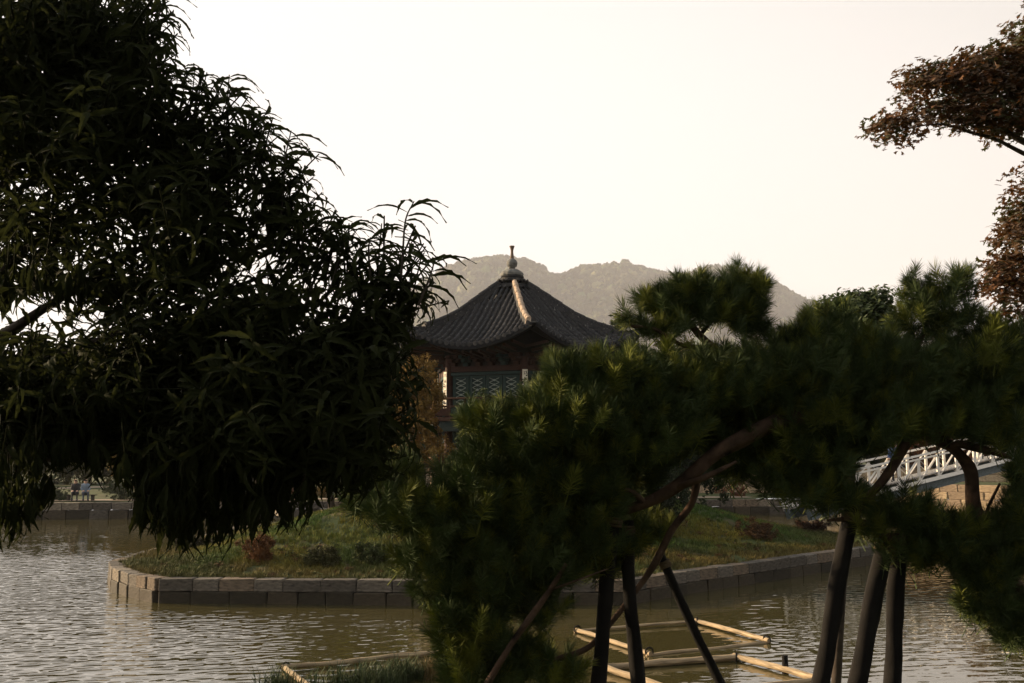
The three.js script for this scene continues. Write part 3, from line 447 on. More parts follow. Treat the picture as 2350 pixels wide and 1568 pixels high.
{
  const T = thing('red_pine', 'large spreading red pine on wooden props in front of the pavilion', 'tree', P(2470, 1760, 8.9)), o = T.position, r = rng(201);
  const L = (name, pts, rad, s = 8) => mesh(name, limb(pts.map(([x, y, d]) => P(x, y, d).sub(o)), rad, s), M.pineBark, T);
  L('trunk', [[2470, 1780, 8.9], [2400, 1480, 8.8], [2290, 1280, 8.7], [2236, 1170, 8.6], [2222, 1070, 8.6], [2150, 1005, 8.6], [2020, 965, 8.6], [1880, 950, 8.5]], [0.11, 0.09, 0.075, 0.065, 0.06, 0.07, 0.08, 0.08], 10);
  L('branch', [[1880, 950, 8.5], [1780, 972, 8.3], [1700, 1010, 8.2], [1640, 1043, 8.15], [1590, 1085, 8.1], [1545, 1122, 8.1], [1480, 1156, 8.1], [1400, 1178, 8.1], [1260, 1195, 8.0], [1100, 1190, 7.9]], [0.075, 0.07, 0.066, 0.062, 0.058, 0.052, 0.046, 0.04, 0.03, 0.012], 9);
  L('branch', [[1600, 1080, 8.15], [1590, 1150, 8.2], [1542, 1215, 8.2], [1505, 1290, 8.2], [1468, 1345, 8.2], [1410, 1420, 8.1], [1355, 1482, 8.0], [1300, 1506, 7.9], [1220, 1520, 7.9], [1130, 1500, 7.9]], [0.04, 0.03, 0.03, 0.029, 0.025, 0.025, 0.022, 0.022, 0.016, 0.008]);
  L('branch', [[1545, 1122, 8.1], [1580, 1110, 8.0], [1620, 1095, 7.95], [1690, 1060, 8]], [0.02, 0.028, 0.026, 0.012]);
  L('branch', [[1480, 1156, 8.1], [1440, 1125, 8.0], [1400, 1140, 8.0], [1330, 1120, 7.9], [1180, 1060, 7.9]], [0.03, 0.022, 0.02, 0.016, 0.006]);
  L('branch', [[1880, 950, 8.5], [1760, 870, 8.6], [1660, 815, 8.6], [1606, 770, 8.6], [1570, 727, 8.6], [1520, 705, 8.6], [1480, 690, 8.6]], [0.07, 0.055, 0.042, 0.034, 0.026, 0.014, 0.005]);
  L('branch', [[1640, 800, 8.6], [1560, 790, 8.5], [1500, 755, 8.4], [1440, 745, 8.4], [1425, 722, 8.4]], [0.026, 0.02, 0.016, 0.01, 0.004]);
  L('branch', [[1606, 770, 8.6], [1650, 720, 8.7], [1700, 680, 8.7], [1712, 630, 8.7]], [0.02, 0.015, 0.01, 0.004]);
  L('branch', [[2020, 965, 8.6], [2080, 850, 8.8], [2130, 740, 8.9], [2165, 650, 8.9]], [0.05, 0.036, 0.02, 0.006]);
  L('branch', [[1760, 870, 8.6], [1550, 850, 8.3], [1380, 860, 8.1], [1200, 930, 8.0], [1090, 945, 7.9]], [0.045, 0.035, 0.026, 0.016, 0.006]);
  L('branch', [[2100, 990, 8.6], [2078, 1022, 8.5], [2040, 1085, 8.4], [1992, 1142, 8.4], [1955, 1185, 8.4], [1900, 1195, 8.3]], [0.05, 0.045, 0.04, 0.036, 0.03, 0.01]);
  L('branch', [[2222, 1070, 8.6], [2190, 1020, 8.5], [2250, 1030, 8.5], [2320, 1050, 8.5]], [0.04, 0.035, 0.035, 0.02]);
  L('branch', [[2245, 1250, 8.6], [2268, 1165, 8.6], [2295, 1110, 8.6]], [0.018, 0.014, 0.01], 6);
  L('branch', [[1955, 1185, 8.4], [2030, 1230, 8.4], [2120, 1240, 8.5], [2220, 1250, 8.6]], [0.03, 0.045, 0.05, 0.06]);
  const blobs = [
    [1600, 690, 105, 42, 8.6, 1.1, 0.3], [1705, 655, 58, 42, 8.7, 1, 0.25], [1690, 700, 60, 45, 8.7, 1, 0.3], [1525, 690, 45, 28, 8.6, 0.9, 0.2], [1480, 690, 22, 18, 8.6, 0.9, 0.15], [1437, 725, 20, 18, 8.4, 0.9, 0.12], [1520, 748, 65, 20, 8.5, 0.9, 0.25], [1600, 650, 60, 25, 8.6, 0.7, 0.2], [1720, 725, 50, 35, 8.7, 1, 0.3], [1745, 650, 24, 24, 8.7, 0.6, 0.15],
    [1840, 780, 90, 45, 8.8, 1, 0.4], [1900, 735, 60, 40, 8.9, 0.9, 0.3], [2160, 665, 75, 45, 8.9, 0.42, 0.2], [2095, 640, 28, 24, 8.9, 0.5, 0.15], [2210, 640, 28, 28, 8.9, 0.5, 0.15], [2140, 720, 100, 50, 8.9, 0.75, 0.3], [2240, 745, 70, 40, 8.9, 0.5, 0.3], [2320, 780, 60, 50, 8.9, 1],
    [1390, 850, 120, 40, 8.1, 1.1, 0.4], [1300, 850, 45, 42, 8.0, 0.9, 0.25], [1560, 865, 190, 62, 8.4, 1.1], [1760, 870, 230, 84, 8.6, 1.1], [2000, 865, 230, 105, 8.8, 1.2], [2230, 880, 130, 110, 8.8, 1.2], [1480, 900, 200, 60, 8.2, 1.1],
    [1170, 965, 110, 34, 7.9, 1.3, 0.35], [1085, 955, 40, 22, 7.9, 0.9, 0.2], [1300, 945, 130, 62, 8.0, 1.2], [1450, 985, 160, 70, 8.1, 1.2], [1640, 960, 200, 66, 8.75, 1.2, 0.3], [1180, 985, 90, 40, 7.9, 1],
    [1160, 1080, 110, 62, 7.9, 0.95, 0.4], [1060, 1125, 90, 56, 7.8, 0.7, 0.4], [1270, 1060, 120, 70, 8.0, 1.1, 0.4], [1000, 1185, 100, 50, 7.8, 0.7, 0.4], [1150, 1195, 150, 60, 7.9, 0.9, 0.4], [1340, 1130, 100, 70, 8.0, 1.1, 0.4], [910, 1160, 70, 45, 7.8, 0.8, 0.3], [890, 1075, 80, 50, 8.1, 0.8, 0.4], [830, 1150, 50, 26, 8.0, 0.6, 0.3], [1440, 1080, 90, 50, 8.6, 0.9, 0.25], [1420, 1235, 70, 36, 8.3, 0.8, 0.3], [1480, 1200, 60, 30, 8.5, 0.7, 0.3], [1370, 1290, 60, 30, 8.2, 0.6, 0.3], [1330, 1230, 90, 45, 8.0, 0.9, 0.4],
    [1050, 1275, 95, 50, 7.8, 0.8, 0.4], [985, 1345, 50, 34, 7.8, 0.6, 0.3], [1095, 1370, 95, 56, 7.8, 0.9, 0.4], [1070, 1450, 85, 60, 7.8, 1.1, 0.4], [1105, 1530, 100, 50, 7.8, 1, 0.35], [1220, 1300, 120, 55, 7.9, 0.8, 0.4], [1235, 1385, 70, 40, 7.9, 0.5, 0.3], [1190, 1500, 80, 45, 7.9, 0.8, 0.3], [1270, 1530, 70, 36, 7.9, 0.6, 0.3], [940, 1265, 50, 30, 7.8, 0.6, 0.3],
    [1790, 1000, 160, 60, 8.7, 1.2, 0.4], [1930, 970, 170, 60, 8.6, 1.2], [1860, 1060, 100, 45, 8.5, 1.2, 0.4], [2140, 950, 200, 46, 8.7, 1.2], [2300, 985, 70, 40, 8.7, 1.1], [1830, 1105, 95, 36, 8.5, 1.1, 0.4], [1910, 1135, 80, 28, 8.4, 0.9, 0.3], [1560, 1010, 60, 40, 8.6, 0.7, 0.2], [1690, 1075, 60, 26, 8.7, 0.7, 0.2],
    [2060, 1165, 90, 36, 8.5, 1.1, 0.35], [2190, 1215, 130, 40, 8.6, 1.2, 0.4], [2325, 1230, 50, 90, 8.6, 1.2, 0.4], [2120, 1255, 120, 36, 8.6, 1.1, 0.4], [2345, 1120, 30, 90, 8.6, 1.1, 0.4], [2270, 1300, 90, 45, 8.6, 1, 0.4], [2270, 1370, 80, 50, 8.6, 1, 0.4], [2330, 1430, 60, 50, 8.6, 1, 0.3], [2000, 1205, 50, 22, 8.4, 0.8, 0.3],
  ];
  instances('foliage', tuftGeo, M.pineNeedle, T, blobPlaces(blobs, r, 0.0082, 0.7).map((a) => { a[0].addScaledVector(a[1], -0.14).sub(o); return a; }), () => { const w = r(), k = 0.75 + 0.5 * r(); return w < 0.28 ? col(2.3 * k, 1.8 * k, 0.9 * k) : col(k, k, k); });  // the yellower tufts paint sunlit flecks into the needle colour
}

// ------------------------------------------------------------------ chestnut tree at the left, long drooping toothed leaves
function chestnutLeaf(L, W, droop, seed) {                          // lies along +x from the origin, upper face up
  const n = 9, r = rng(seed), mid = [], lft = [], rgt = [];
  for (let i = 0; i <= n; i++) {
    const t = i / n, w = W * Math.pow(Math.sin(Math.PI * Math.pow(t, 0.8)), 0.8) * 0.5 + 0.0006, a = droop * t * t * 0.9, x = L * t * Math.cos(a * 0.6), y = -L * t * Math.sin(a), k = 1 + (i % 2 ? 0.2 : -0.12);
    mid.push([x, y, 0]); lft.push([x + 0.006 * (i % 2), y + w * 0.35 + 0.004 * (r() - 0.5), -w * k]); rgt.push([x + 0.006 * (i % 2), y + w * 0.35 + 0.004 * (r() - 0.5), w * k]);
  }
  const p = []; const q = (a, b, c, d) => p.push(...a, ...b, ...c, ...c, ...b, ...d);
  for (let i = 0; i < n; i++) { q(mid[i], mid[i + 1], lft[i], lft[i + 1]); q(rgt[i], rgt[i + 1], mid[i], mid[i + 1]); }
  return tris(p);
}
const leafGeo = [0, 1, 2, 3, 4].map((k) => chestnutLeaf([0.165, 0.15, 0.18, 0.14, 0.17][k], [0.031, 0.028, 0.034, 0.026, 0.03][k], [0.7, 1.0, 0.5, 1.25, 0.85][k], 300 + k));
const XV = V(1, 0, 0);
function leafPose(dir, r) {                                         // leaf pointing along dir, upper face towards the sky, with some roll
  const x = dir.clone().normalize(), z = x.clone().cross(UPV).normalize(), y = z.clone().cross(x).normalize(), m = new THREE.Matrix4().makeBasis(x, y, z);
  return new THREE.Quaternion().setFromRotationMatrix(m).multiply(new THREE.Quaternion().setFromAxisAngle(XV, gauss(r) * 0.6));
}
const sprigGeo = [0, 1, 2, 3, 4].map((k) => {
  const r = rng(400 + k), list = [], H = 0.27, n = 9;
  for (let i = 0; i < n; i++) { const s = (i + 0.5) / n, a = i * 2.39 + r() * 0.5, el = lerp(-0.45, 0.7, s) + (r() - 0.5) * 0.3, d = V(Math.cos(a) * Math.cos(el), Math.sin(el), Math.sin(a) * Math.cos(el)); const g = leafGeo[Math.floor(r() * 5)].clone(); g.applyMatrix4(new THREE.Matrix4().compose(V(0, H * s, 0), leafPose(d, r), V(1, 1, 1).multiplyScalar(0.52 + 0.32 * r()))); list.push(g); }
  list.push(new THREE.CylinderGeometry(0.003, 0.005, H, 4).translate(0, H / 2, 0));
  return merge(list);
});
const drapeGeo = [0, 1, 2, 3].map((k) => {
  const r = rng(450 + k), list = [];
  for (let i = 0; i < 6; i++) { const a = i * 1.05 + r() * 0.6, el = -0.75 - 0.65 * r(), d = V(Math.cos(a) * Math.cos(el), Math.sin(el), Math.sin(a) * Math.cos(el)), g = leafGeo[[0, 2, 4][Math.floor(r() * 3)]].clone(); g.applyMatrix4(new THREE.Matrix4().compose(V(0, 0.06 * r(), 0), leafPose(d, r), V(1, 1, 1).multiplyScalar(0.7 + 0.35 * r()))); list.push(g); }
  list.push(new THREE.CylinderGeometry(0.003, 0.004, 0.2, 4).translate(0, 0.1, 0));
  return merge(list);
});
{
  const o = V(-4.3, bankH(-4.3, -6.2), -6.2), T = thing('chestnut_tree', 'tall dark leafy tree with long drooping toothed leaves at left', 'tree', o), r = rng(501);
  const L = (name, pts, rad, parent = T, s = 8) => mesh(name, limb(pts.map((p) => p.clone().sub(o)), rad, s), M.greyBark, parent);
  const fork = V(-4.1, 3.2, -6.1);
  L('trunk', [o.clone().add(V(0, -0.3, 0)), o.clone().add(V(0.05, 0.7, 0)), fork, V(-4.0, 5.2, -6.0), V(-3.8, 7.6, -5.9)], [0.2, 0.15, 0.12, 0.08, 0.03], T, 10);
  for (const [x, y, d] of [[200, 150, 5.6], [330, 330, 5.4], [520, 450, 5.2], [640, 620, 5.1], [880, 740, 5.0], [860, 940, 5.0], [640, 1000, 5.1], [350, 1060, 5.2], [150, 800, 5.5], [420, 820, 5.3]]) { const e = P(x, y, d), m = fork.clone().lerp(e, 0.5).add(V(0, 0.25, 0.1)); L('branch', [fork.clone().add(V(0, rr(0, 0.6, r), 0)), m, e], [0.05, 0.028, 0.008], T, 7); }
  const blobs = [
    [0, 130, 280, 200, 5.6, 0.85], [190, 110, 140, 140, 5.5, 0.7], [310, 80, 45, 80, 5.3, 0.5, 0.3], [200, 290, 140, 110, 5.4, 0.65], [60, 330, 200, 100, 5.6, 0.5], [320, 250, 60, 50, 5.3, 0.55, 0.3], [380, 310, 80, 70, 5.2, 0.45, 0.3], [330, 420, 140, 100, 5.3, 0.6], [450, 430, 80, 120, 5.2, 0.48, 0.35], [540, 520, 60, 120, 5.1, 0.34, 0.3], [640, 660, 80, 80, 5.1, 0.34, 0.4],
    [120, 480, 200, 100, 5.5, 0.42], [260, 620, 240, 100, 5.4, 0.32], [40, 600, 140, 90, 5.6, 0.2], [430, 590, 120, 80, 5.2, 0.55], [430, 740, 180, 80, 5.2, 0.6], [520, 850, 370, 110, 5.2, 0.85], [80, 890, 300, 100, 5.5, 1.3], [780, 760, 110, 80, 5.0, 0.5, 0.4], [880, 720, 50, 60, 5.0, 0.5, 0.25], [950, 670, 28, 36, 5.0, 0.4, 0.2], [800, 900, 105, 110, 5.0, 0.65, 0.4], [825, 1010, 90, 76, 5.0, 0.5, 0.4],
    [600, 985, 290, 80, 5.1, 0.95], [180, 990, 250, 46, 5.4, 1.0, 0.4], [648, 480, 28, 130, 5.1, 0.5, 0.2], [520, 330, 24, 100, 5.2, 0.4, 0.15], [740, 1060, 110, 36, 5.0, 0.5, 0.3],
  ];
  const rim = new THREE.CatmullRomCurve3([[330, -10], [352, 60], [345, 130], [355, 200], [420, 235], [470, 235], [520, 290], [560, 320], [600, 370], [640, 400], [680, 480], [700, 540], [740, 580], [790, 590], [850, 620], [900, 630], [945, 620], [975, 660], [950, 740], [915, 800], [930, 870], [915, 950], [900, 1020], [880, 1080]].map(([x, y]) => V(x, y, 0)));
  const places = blobPlaces(blobs, r, 0.0027, 0.25).map(([p, d, s, q]) => { d.y += 0.1; p.addScaledVector(d.normalize(), -0.14); return [p.sub(o), d, s * 0.95, q]; });
  for (let i = 0; i < 150; i++) { const t = i / 150, q = rim.getPoint(t), tg = rim.getTangent(t), p = P(q.x - 52 - 26 * t + gauss(r) * 24, q.y + 38 + gauss(r) * 24, 5.1 + 0.2 * gauss(r)); places.push([p.sub(o), V(-tg.y * -1 * 0.6 + gauss(r) * 0.35, 0.75 + gauss(r) * 0.5, gauss(r) * 0.4).normalize(), 0.8 + 0.6 * r(), r() * 6.28]); }
  const hang = [];
  for (const [x, y, rx, ry, n] of [[385, 1100, 70, 60, 44], [400, 1170, 40, 40, 14], [490, 1130, 16, 50, 8], [533, 1145, 18, 56, 10], [576, 1130, 12, 44, 6], [618, 1130, 18, 50, 9], [560, 1070, 110, 24, 24], [330, 1060, 60, 20, 10], [455, 1150, 12, 60, 5], [655, 1125, 10, 40, 4], [30, 1070, 60, 24, 7], [660, 1075, 60, 16, 10], [85, 640, 110, 20, 14], [50, 1140, 64, 46, 18], [700, 1095, 14, 30, 4], [760, 1095, 12, 30, 4], [815, 1085, 14, 30, 4], [180, 1015, 150, 20, 22]]) for (let i = 0; i < n; i++) hang.push([P(x + rx * (r() * 2 - 1), y + ry * (r() * 2 - 1), 5.0 + 0.3 * gauss(r)).sub(o), V(gauss(r) * 0.22, 1, gauss(r) * 0.22).normalize(), 0.7 + 0.5 * r(), r() * 6.28]);
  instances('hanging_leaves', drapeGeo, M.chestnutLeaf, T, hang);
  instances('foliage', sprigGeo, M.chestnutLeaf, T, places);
  // the shoots that stand out against the sky, leaf by leaf
  const shoots = [
    [[[520, 470], [528, 350], [522, 240], [526, 172]], 15, 5.1], [[[590, 430], [575, 340], [578, 262]], 9, 5.1], [[[640, 560], [650, 430], [655, 360], [668, 300]], 16, 5.0], [[[760, 660], [780, 590], [800, 530], [808, 512]], 9, 4.9], [[[920, 640], [925, 570], [932, 500], [950, 462]], 13, 4.8], [[[960, 700], [985, 640], [1000, 590]], 9, 4.8],
    [[[690, 600], [700, 540], [740, 500]], 9, 5.0], [[[440, 300], [450, 230], [458, 178]], 8, 5.2], [[[330, 130], [360, 50], [378, -10]], 10, 5.2], [[[400, 260], [390, 190], [400, 170]], 7, 5.2], [[[700, 700], [730, 620], [760, 570]], 9, 5.0], [[[850, 680], [870, 630], [880, 580]], 8, 4.9], [[[560, 360], [570, 300], [572, 250]], 8, 5.1], [[[850, 640], [846, 570], [850, 545]], 6, 4.9],
    [[[600, 1080], [605, 1130], [610, 1170]], 8, 4.9], [[[390, 1120], [388, 1160], [385, 1200]], 8, 4.9], [[[520, 1100], [515, 1150], [512, 1190]], 8, 4.9], [[[700, 1090], [690, 1120], [672, 1140]], 7, 4.9],
  ];
  shoots.forEach(([pts, n, d], k) => {
    const c = new THREE.CatmullRomCurve3(pts.map(([x, y], i) => P(x, y, d + 0.05 * i)));
    const tw = L('twig', pts.map(([x, y], i) => P(x, y, d + 0.05 * i)), [0.007, 0.003], T, 5), up = pts[0][1] > pts[pts.length - 1][1];
    for (let i = 0; i < n; i++) {
      const s = lerp(0.12, 1, (i + 0.4) / n), p = c.getPoint(Math.min(s, 1)).sub(o), side = i % 3 === 0 ? -1 : 1, el = up ? lerp(-0.3, 0.55, s) + gauss(r) * 0.2 : -0.9 + gauss(r) * 0.25, a = (side > 0 ? 0 : Math.PI) + gauss(r) * 0.75;
      const m = mesh('leaf', leafGeo[Math.floor(r() * 5)], M.chestnutLeaf, tw, p); m.quaternion.copy(leafPose(V(Math.cos(a) * Math.cos(el), Math.sin(el), Math.sin(a) * Math.cos(el)), r)); m.scale.setScalar(0.85 + 0.35 * r());
    }
  });
}

// ------------------------------------------------------------------ red maple at the right edge
const mapleLeafPts = (() => { const p = [], tip = [[0, 0], [-0.5, 0.35], [-1, 0.15], [-0.62, 0.6], [-0.75, 1.05], [-0.3, 0.85], [0, 1.5], [0.3, 0.85], [0.75, 1.05], [0.62, 0.6], [1, 0.15], [0.5, 0.35]]; for (let i = 1; i < tip.length - 1; i++) p.push(0, 0, 0.3, tip[i][0], 0.06 * (i % 2), tip[i][1], tip[i + 1][0], 0.06 * ((i + 1) % 2), tip[i + 1][1]); return p; })();
const mapleSpray = [0, 1, 2, 3].map((k) => { const r = rng(600 + k), list = []; for (let i = 0; i < 18; i++) { const g = tris(mapleLeafPts), a = r() * 6.283, q = 0.15 * Math.sqrt(r()); g.scale(0.03, 0.03, 0.03).rotateX((r() - 0.3) * 1.0).rotateZ((r() - 0.5) * 1.1).rotateY(r() * 6.28).translate(Math.cos(a) * q, gauss(r) * 0.035 + 0.02, Math.sin(a) * q); list.push(g); } return merge(list); });
{
  const o = P(2560, 1760, 9.5), T = thing('red_maple', 'reddish brown maple reaching in from the right edge', 'tree', o), r = rng(611);
  const L = (name, pts, rad, s = 7) => mesh(name, limb(pts.map(([x, y, d]) => P(x, y, d).sub(o)), rad, s), M.greyBark, T);
  L('trunk', [[2560, 1770, 9.5], [2545, 1300, 9.5], [2520, 900, 9.4], [2500, 560, 9.3], [2480, 200, 9.2], [2450, -200, 9.2]], [0.16, 0.14, 0.12, 0.1, 0.07, 0.03], 10);
  L('branch', [[2500, 470, 9.3], [2400, 375, 9.2], [2345, 350, 9.15], [2280, 318, 9.1], [2230, 305, 9.1], [2160, 285, 9.1], [2040, 305, 9.0]], [0.05, 0.03, 0.022, 0.018, 0.014, 0.01, 0.004]);
  L('branch', [[2490, 400, 9.3], [2400, 345, 9.2], [2340, 320, 9.2], [2260, 270, 9.2], [2160, 215, 9.1]], [0.05, 0.04, 0.032, 0.02, 0.006]);
  L('branch', [[2480, 250, 9.2], [2400, 180, 9.2], [2330, 120, 9.2]], [0.05, 0.03, 0.01]);
  L('branch', [[2510, 760, 9.3], [2420, 690, 9.2], [2330, 640, 9.2], [2290, 600, 9.2]], [0.06, 0.04, 0.02, 0.006]);
  L('branch', [[2500, 560, 9.3], [2420, 480, 9.2], [2350, 430, 9.2]], [0.05, 0.03, 0.01]);
  const blobs = [
    [2300, 235, 130, 55, 9.1, 1.1, 0.35], [2160, 185, 95, 34, 9.1, 1, 0.25], [2250, 165, 90, 40, 9.1, 1, 0.3], [2290, 140, 40, 25, 9.1, 0.8, 0.2], [2085, 215, 22, 30, 9.0, 0.6, 0.12], [2140, 260, 85, 26, 9.0, 1, 0.25], [2070, 285, 55, 22, 9.0, 0.9, 0.2], [2020, 300, 32, 13, 9.0, 0.7, 0.12], [2060, 318, 40, 14, 9.0, 0.6, 0.15], [2230, 285, 60, 22, 9.1, 0.9, 0.2], [2335, 100, 26, 50, 9.2, 0.9, 0.2], [2350, 190, 40, 60, 9.2, 1, 0.3], [2320, 290, 50, 26, 9.2, 0.9, 0.3], [2420, 150, 80, 120, 9.3, 1], [2440, 30, 80, 100, 9.3, 1],
    [2345, 400, 14, 18, 9.2, 0.7, 0.15], [2350, 470, 30, 45, 9.2, 0.9, 0.2], [2330, 540, 34, 50, 9.2, 0.9, 0.25], [2310, 620, 40, 40, 9.2, 1, 0.25], [2290, 660, 32, 22, 9.2, 0.8, 0.2], [2335, 690, 36, 50, 9.2, 1, 0.3], [2300, 640, 26, 36, 9.2, 0.7, 0.2], [2420, 560, 80, 120, 9.3, 1], [2330, 810, 50, 40, 9.2, 0.8, 0.3], [2345, 870, 40, 40, 9.2, 0.7, 0.3],
  ];
  instances('foliage', mapleSpray, M.mapleLeaf, T, blobPlaces(blobs, r, 0.0075, 1.3).map((a) => { a[0].sub(o); a[2] *= 0.95; return a; }), () => { const w = r(); return w < 0.25 ? col(1.6, 1.05, 0.8) : w < 0.5 ? col(0.6, 1.0, 0.9) : col(1, 0.85, 0.9); });
}

// ------------------------------------------------------------------ broadleaf trees and shrubs farther off
const clumpGeo = [0, 1, 2, 3].map((k) => {
  const r = rng(700 + k), p = [];
  for (let i = 0; i < 60; i++) { const c = V(gauss(r), gauss(r), gauss(r)).multiplyScalar(0.42), n = V(gauss(r), gauss(r) + 0.5, gauss(r)).normalize(), t = n.clone().cross(V(gauss(r), 1, gauss(r))).normalize(), b = n.clone().cross(t), l = 0.13 + 0.07 * r(), w = l * 0.5;
    const a = c.clone().addScaledVector(t, -l), e = c.clone().addScaledVector(t, l), u = c.clone().addScaledVector(b, w).addScaledVector(n, 0.03), d = c.clone().addScaledVector(b, -w).addScaledVector(n, 0.03);
    p.push(...a.toArray(), ...u.toArray(), ...e.toArray(), ...a.toArray(), ...e.toArray(), ...d.toArray()); }
  return tris(p);
});
function broadTree(name, label, category, pos, h, w, colour, seed, group, n = 260, leafScale = 1, trunkShare = 0.3) {
  const T = thing(name, label, category, pos, group), r = rng(seed);
  const top = V(gauss(r) * 0.1 * h, h * 0.8, gauss(r) * 0.1 * h);
  mesh('trunk', limb([V(0, -0.3, 0), V(0.03 * h * gauss(r), h * 0.3, 0), top.clone().multiplyScalar(0.65), top], [h * 0.03, h * 0.022, h * 0.013, h * 0.004], 8), M.greyBark, T);
  const lobes = []; const nl = 9;
  for (let i = 0; i < nl; i++) { const a = i * 2.4 + r(), y = lerp(trunkShare + 0.08, 0.9, (i + 0.5) / nl), q = w * 0.5 * Math.sin(Math.PI * lerp(0.32, 0.92, (i + 0.5) / nl)) * (0.45 + 0.3 * r()); const c = V(Math.cos(a) * q, y * h, Math.sin(a) * q); lobes.push([c, Math.max(w * 0.24, h * 0.13) * (0.75 + 0.5 * r())]); if (i % 2) mesh('branch', limb([V(0, h * y * 0.6, 0), c.clone().multiplyScalar(0.6).setY(h * y * 0.85), c], [h * 0.01, h * 0.006, h * 0.002], 5, 4), M.greyBark, T); }
  const places = [];
  for (let i = 0; i < n; i++) { const [c, R] = lobes[i % nl], d = V(gauss(r), gauss(r) * 0.9, gauss(r)), q = R * Math.pow(r(), 0.4); d.normalize(); places.push([c.clone().addScaledVector(d, q * 1.1), d.clone().add(V(0, 0.7, 0)).normalize(), leafScale * (0.8 + 0.6 * r()) * Math.max(0.35, w * 0.13), r() * 6.28]); }
  instances('foliage', clumpGeo, M.treeLeaf, T, places, () => { const k = 0.7 + 0.6 * r(); return col(colour[0] * k, colour[1] * k, colour[2] * k); });
  return T;
}
const GREEN = [0.035, 0.05, 0.018], DARK = [0.024, 0.036, 0.016], OLIVE = [0.065, 0.062, 0.02], RUST = [0.12, 0.05, 0.02], GOLD = [0.15, 0.1, 0.025];
{
  const far = [ // x seen, distance, height, width, colour, label
    [-60, 92, 5.2, 7, DARK, 'low dark tree at the far left edge behind the garden path'], [80, 100, 6.2, 8, GREEN, 'green tree behind the far left garden path'], [210, 96, 6, 7, OLIVE, 'olive tree standing behind the far left lawn'], [330, 84, 7.4, 6, GOLD, 'golden autumn tree on the far left bank'], [430, 88, 8.2, 8, DARK, 'dark round tree right of the golden tree on the left bank'],
    [540, 80, 8.2, 8, GREEN, 'green tree on the far bank behind the grassy island tip'], [650, 82, 12.8, 8, DARK, 'dark tree on the far bank left of the pavilion'], [760, 78, 11.6, 8, OLIVE, 'olive tree on the far bank nearer the pavilion'], [860, 80, 12.8, 9, GREEN, 'green tree on the far bank just left of the pavilion'], [980, 84, 12.8, 9, DARK, 'dark tree on the far bank behind the pavilion left corner'],
    [1100, 86, 12.2, 9, GREEN, 'green tree hidden behind the pavilion on the far bank'], [1260, 86, 11.6, 9, DARK, 'dark tree behind the right half of the pavilion'], [1400, 84, 12.8, 9, GREEN, 'green tree on the far bank right of the pavilion'], [1530, 90, 12.8, 9, OLIVE, 'olive tree beyond the garden wall behind the pine limb'], [1660, 88, 11.6, 9, GREEN, 'green tree beyond the garden wall behind the pine centre'], [1800, 90, 12.8, 9, DARK, 'dark tree beyond the garden wall behind the pine crown'],
    [1930, 88, 12.8, 9, GREEN, 'green tree beyond the garden wall left of the bridge'], [2060, 86, 11, 9, OLIVE, 'olive tree beyond the garden wall above the bridge'], [2180, 80, 10.6, 9, RUST, 'rust coloured tree beyond the right end of the bridge'], [2280, 82, 11.6, 10, DARK, 'tall dark tree beyond the bridge at the right'], [2400, 78, 11.8, 10, GREEN, 'tall green tree at the far right edge beyond the bank'],
  ];
  far.forEach(([x, d, h, w, c, label], i) => { const p = P(x, 1050, d); p.y = bankH(p.x, p.z); broadTree('far_tree', label, 'tree', p, h, w, c, 800 + i, 'trees on the far bank', 300, 1, 0.16); });
  // unseen near-bank trees, added so that their shade keeps the near leaves dark
  [[-13, 4, 11, 8], [-6, 7, 11, 8], [1, 8.5, 12, 9], [8, 7, 11, 8], [14, 3, 10, 8]].forEach(([x, z, h, w], i) => broadTree('added_shade_tree', ['tall unseen tree added for shade farther back at the left', 'tall unseen tree added for shade behind the viewer at left', 'tallest unseen tree added for shade straight behind the viewer', 'tall unseen tree added for shade behind the viewer at right', 'unseen tree added for shade far right of the viewer'][i], 'tree', V(x, bankH(x, z), z), h, w, GREEN, 880 + i, 'unseen trees added for shade on the near bank', 380, 1, 0.12));
  const isl = (x, z) => V(x, islandH(x, z), z);
  broadTree('island_tree', 'orange gold tree standing just left of the pavilion', 'tree', isl(-3.6, -36.8), 5.2, 2.4, [0.16, 0.1, 0.025], 851, undefined, 300, 0.8, 0.2);
  broadTree('island_tree', 'low green tree hidden behind the pine, added to shade the lawn right of the pavilion front', 'tree', isl(2.7, -36), 4.4, 3, GREEN, 855, undefined, 300, 0.8, 0.1);  // trees hidden behind the pine are added here to shade the lawn
  broadTree('island_tree', 'low dark tree added for lawn shade, hidden behind the middle of the pine', 'tree', isl(0.6, -32.5), 4.2, 3.4, DARK, 856, undefined, 300, 0.8, 0.1);
  broadTree('island_tree', 'small dark tree added for lawn shade behind the pine near the island front wall', 'tree', isl(2.4, -29.6), 3.6, 3, DARK, 857, undefined, 300, 0.8, 0.1);
  broadTree('island_tree', 'small round tree added for lawn shade, hidden behind the pine left clumps', 'tree', isl(-0.8, -34.8), 3.4, 2.8, GREEN, 858, undefined, 300, 0.8, 0.1);
  broadTree('island_tree', 'dark tree added for lawn shade close to the right side of the pavilion', 'tree', isl(5.4, -38.5), 4.4, 3.2, DARK, 859, undefined, 300, 0.8, 0.1);
  broadTree('island_tree', 'dark tree added to shade the right lawn, hidden behind the pine limb', 'tree', isl(4.4, -33.5), 3.6, 3, DARK, 860, undefined, 300, 0.8, 0.1);
  broadTree('island_tree', 'dark green tree left of the orange gold island tree', 'tree', isl(-8, -45), 5.6, 5, GREEN, 852, undefined, 300, 0.8, 0.2);
  broadTree('island_tree', 'green tree on the island right of the pavilion', 'tree', isl(7.6, -44), 5.2, 5, DARK, 853, undefined, 300, 0.8, 0.2);
}

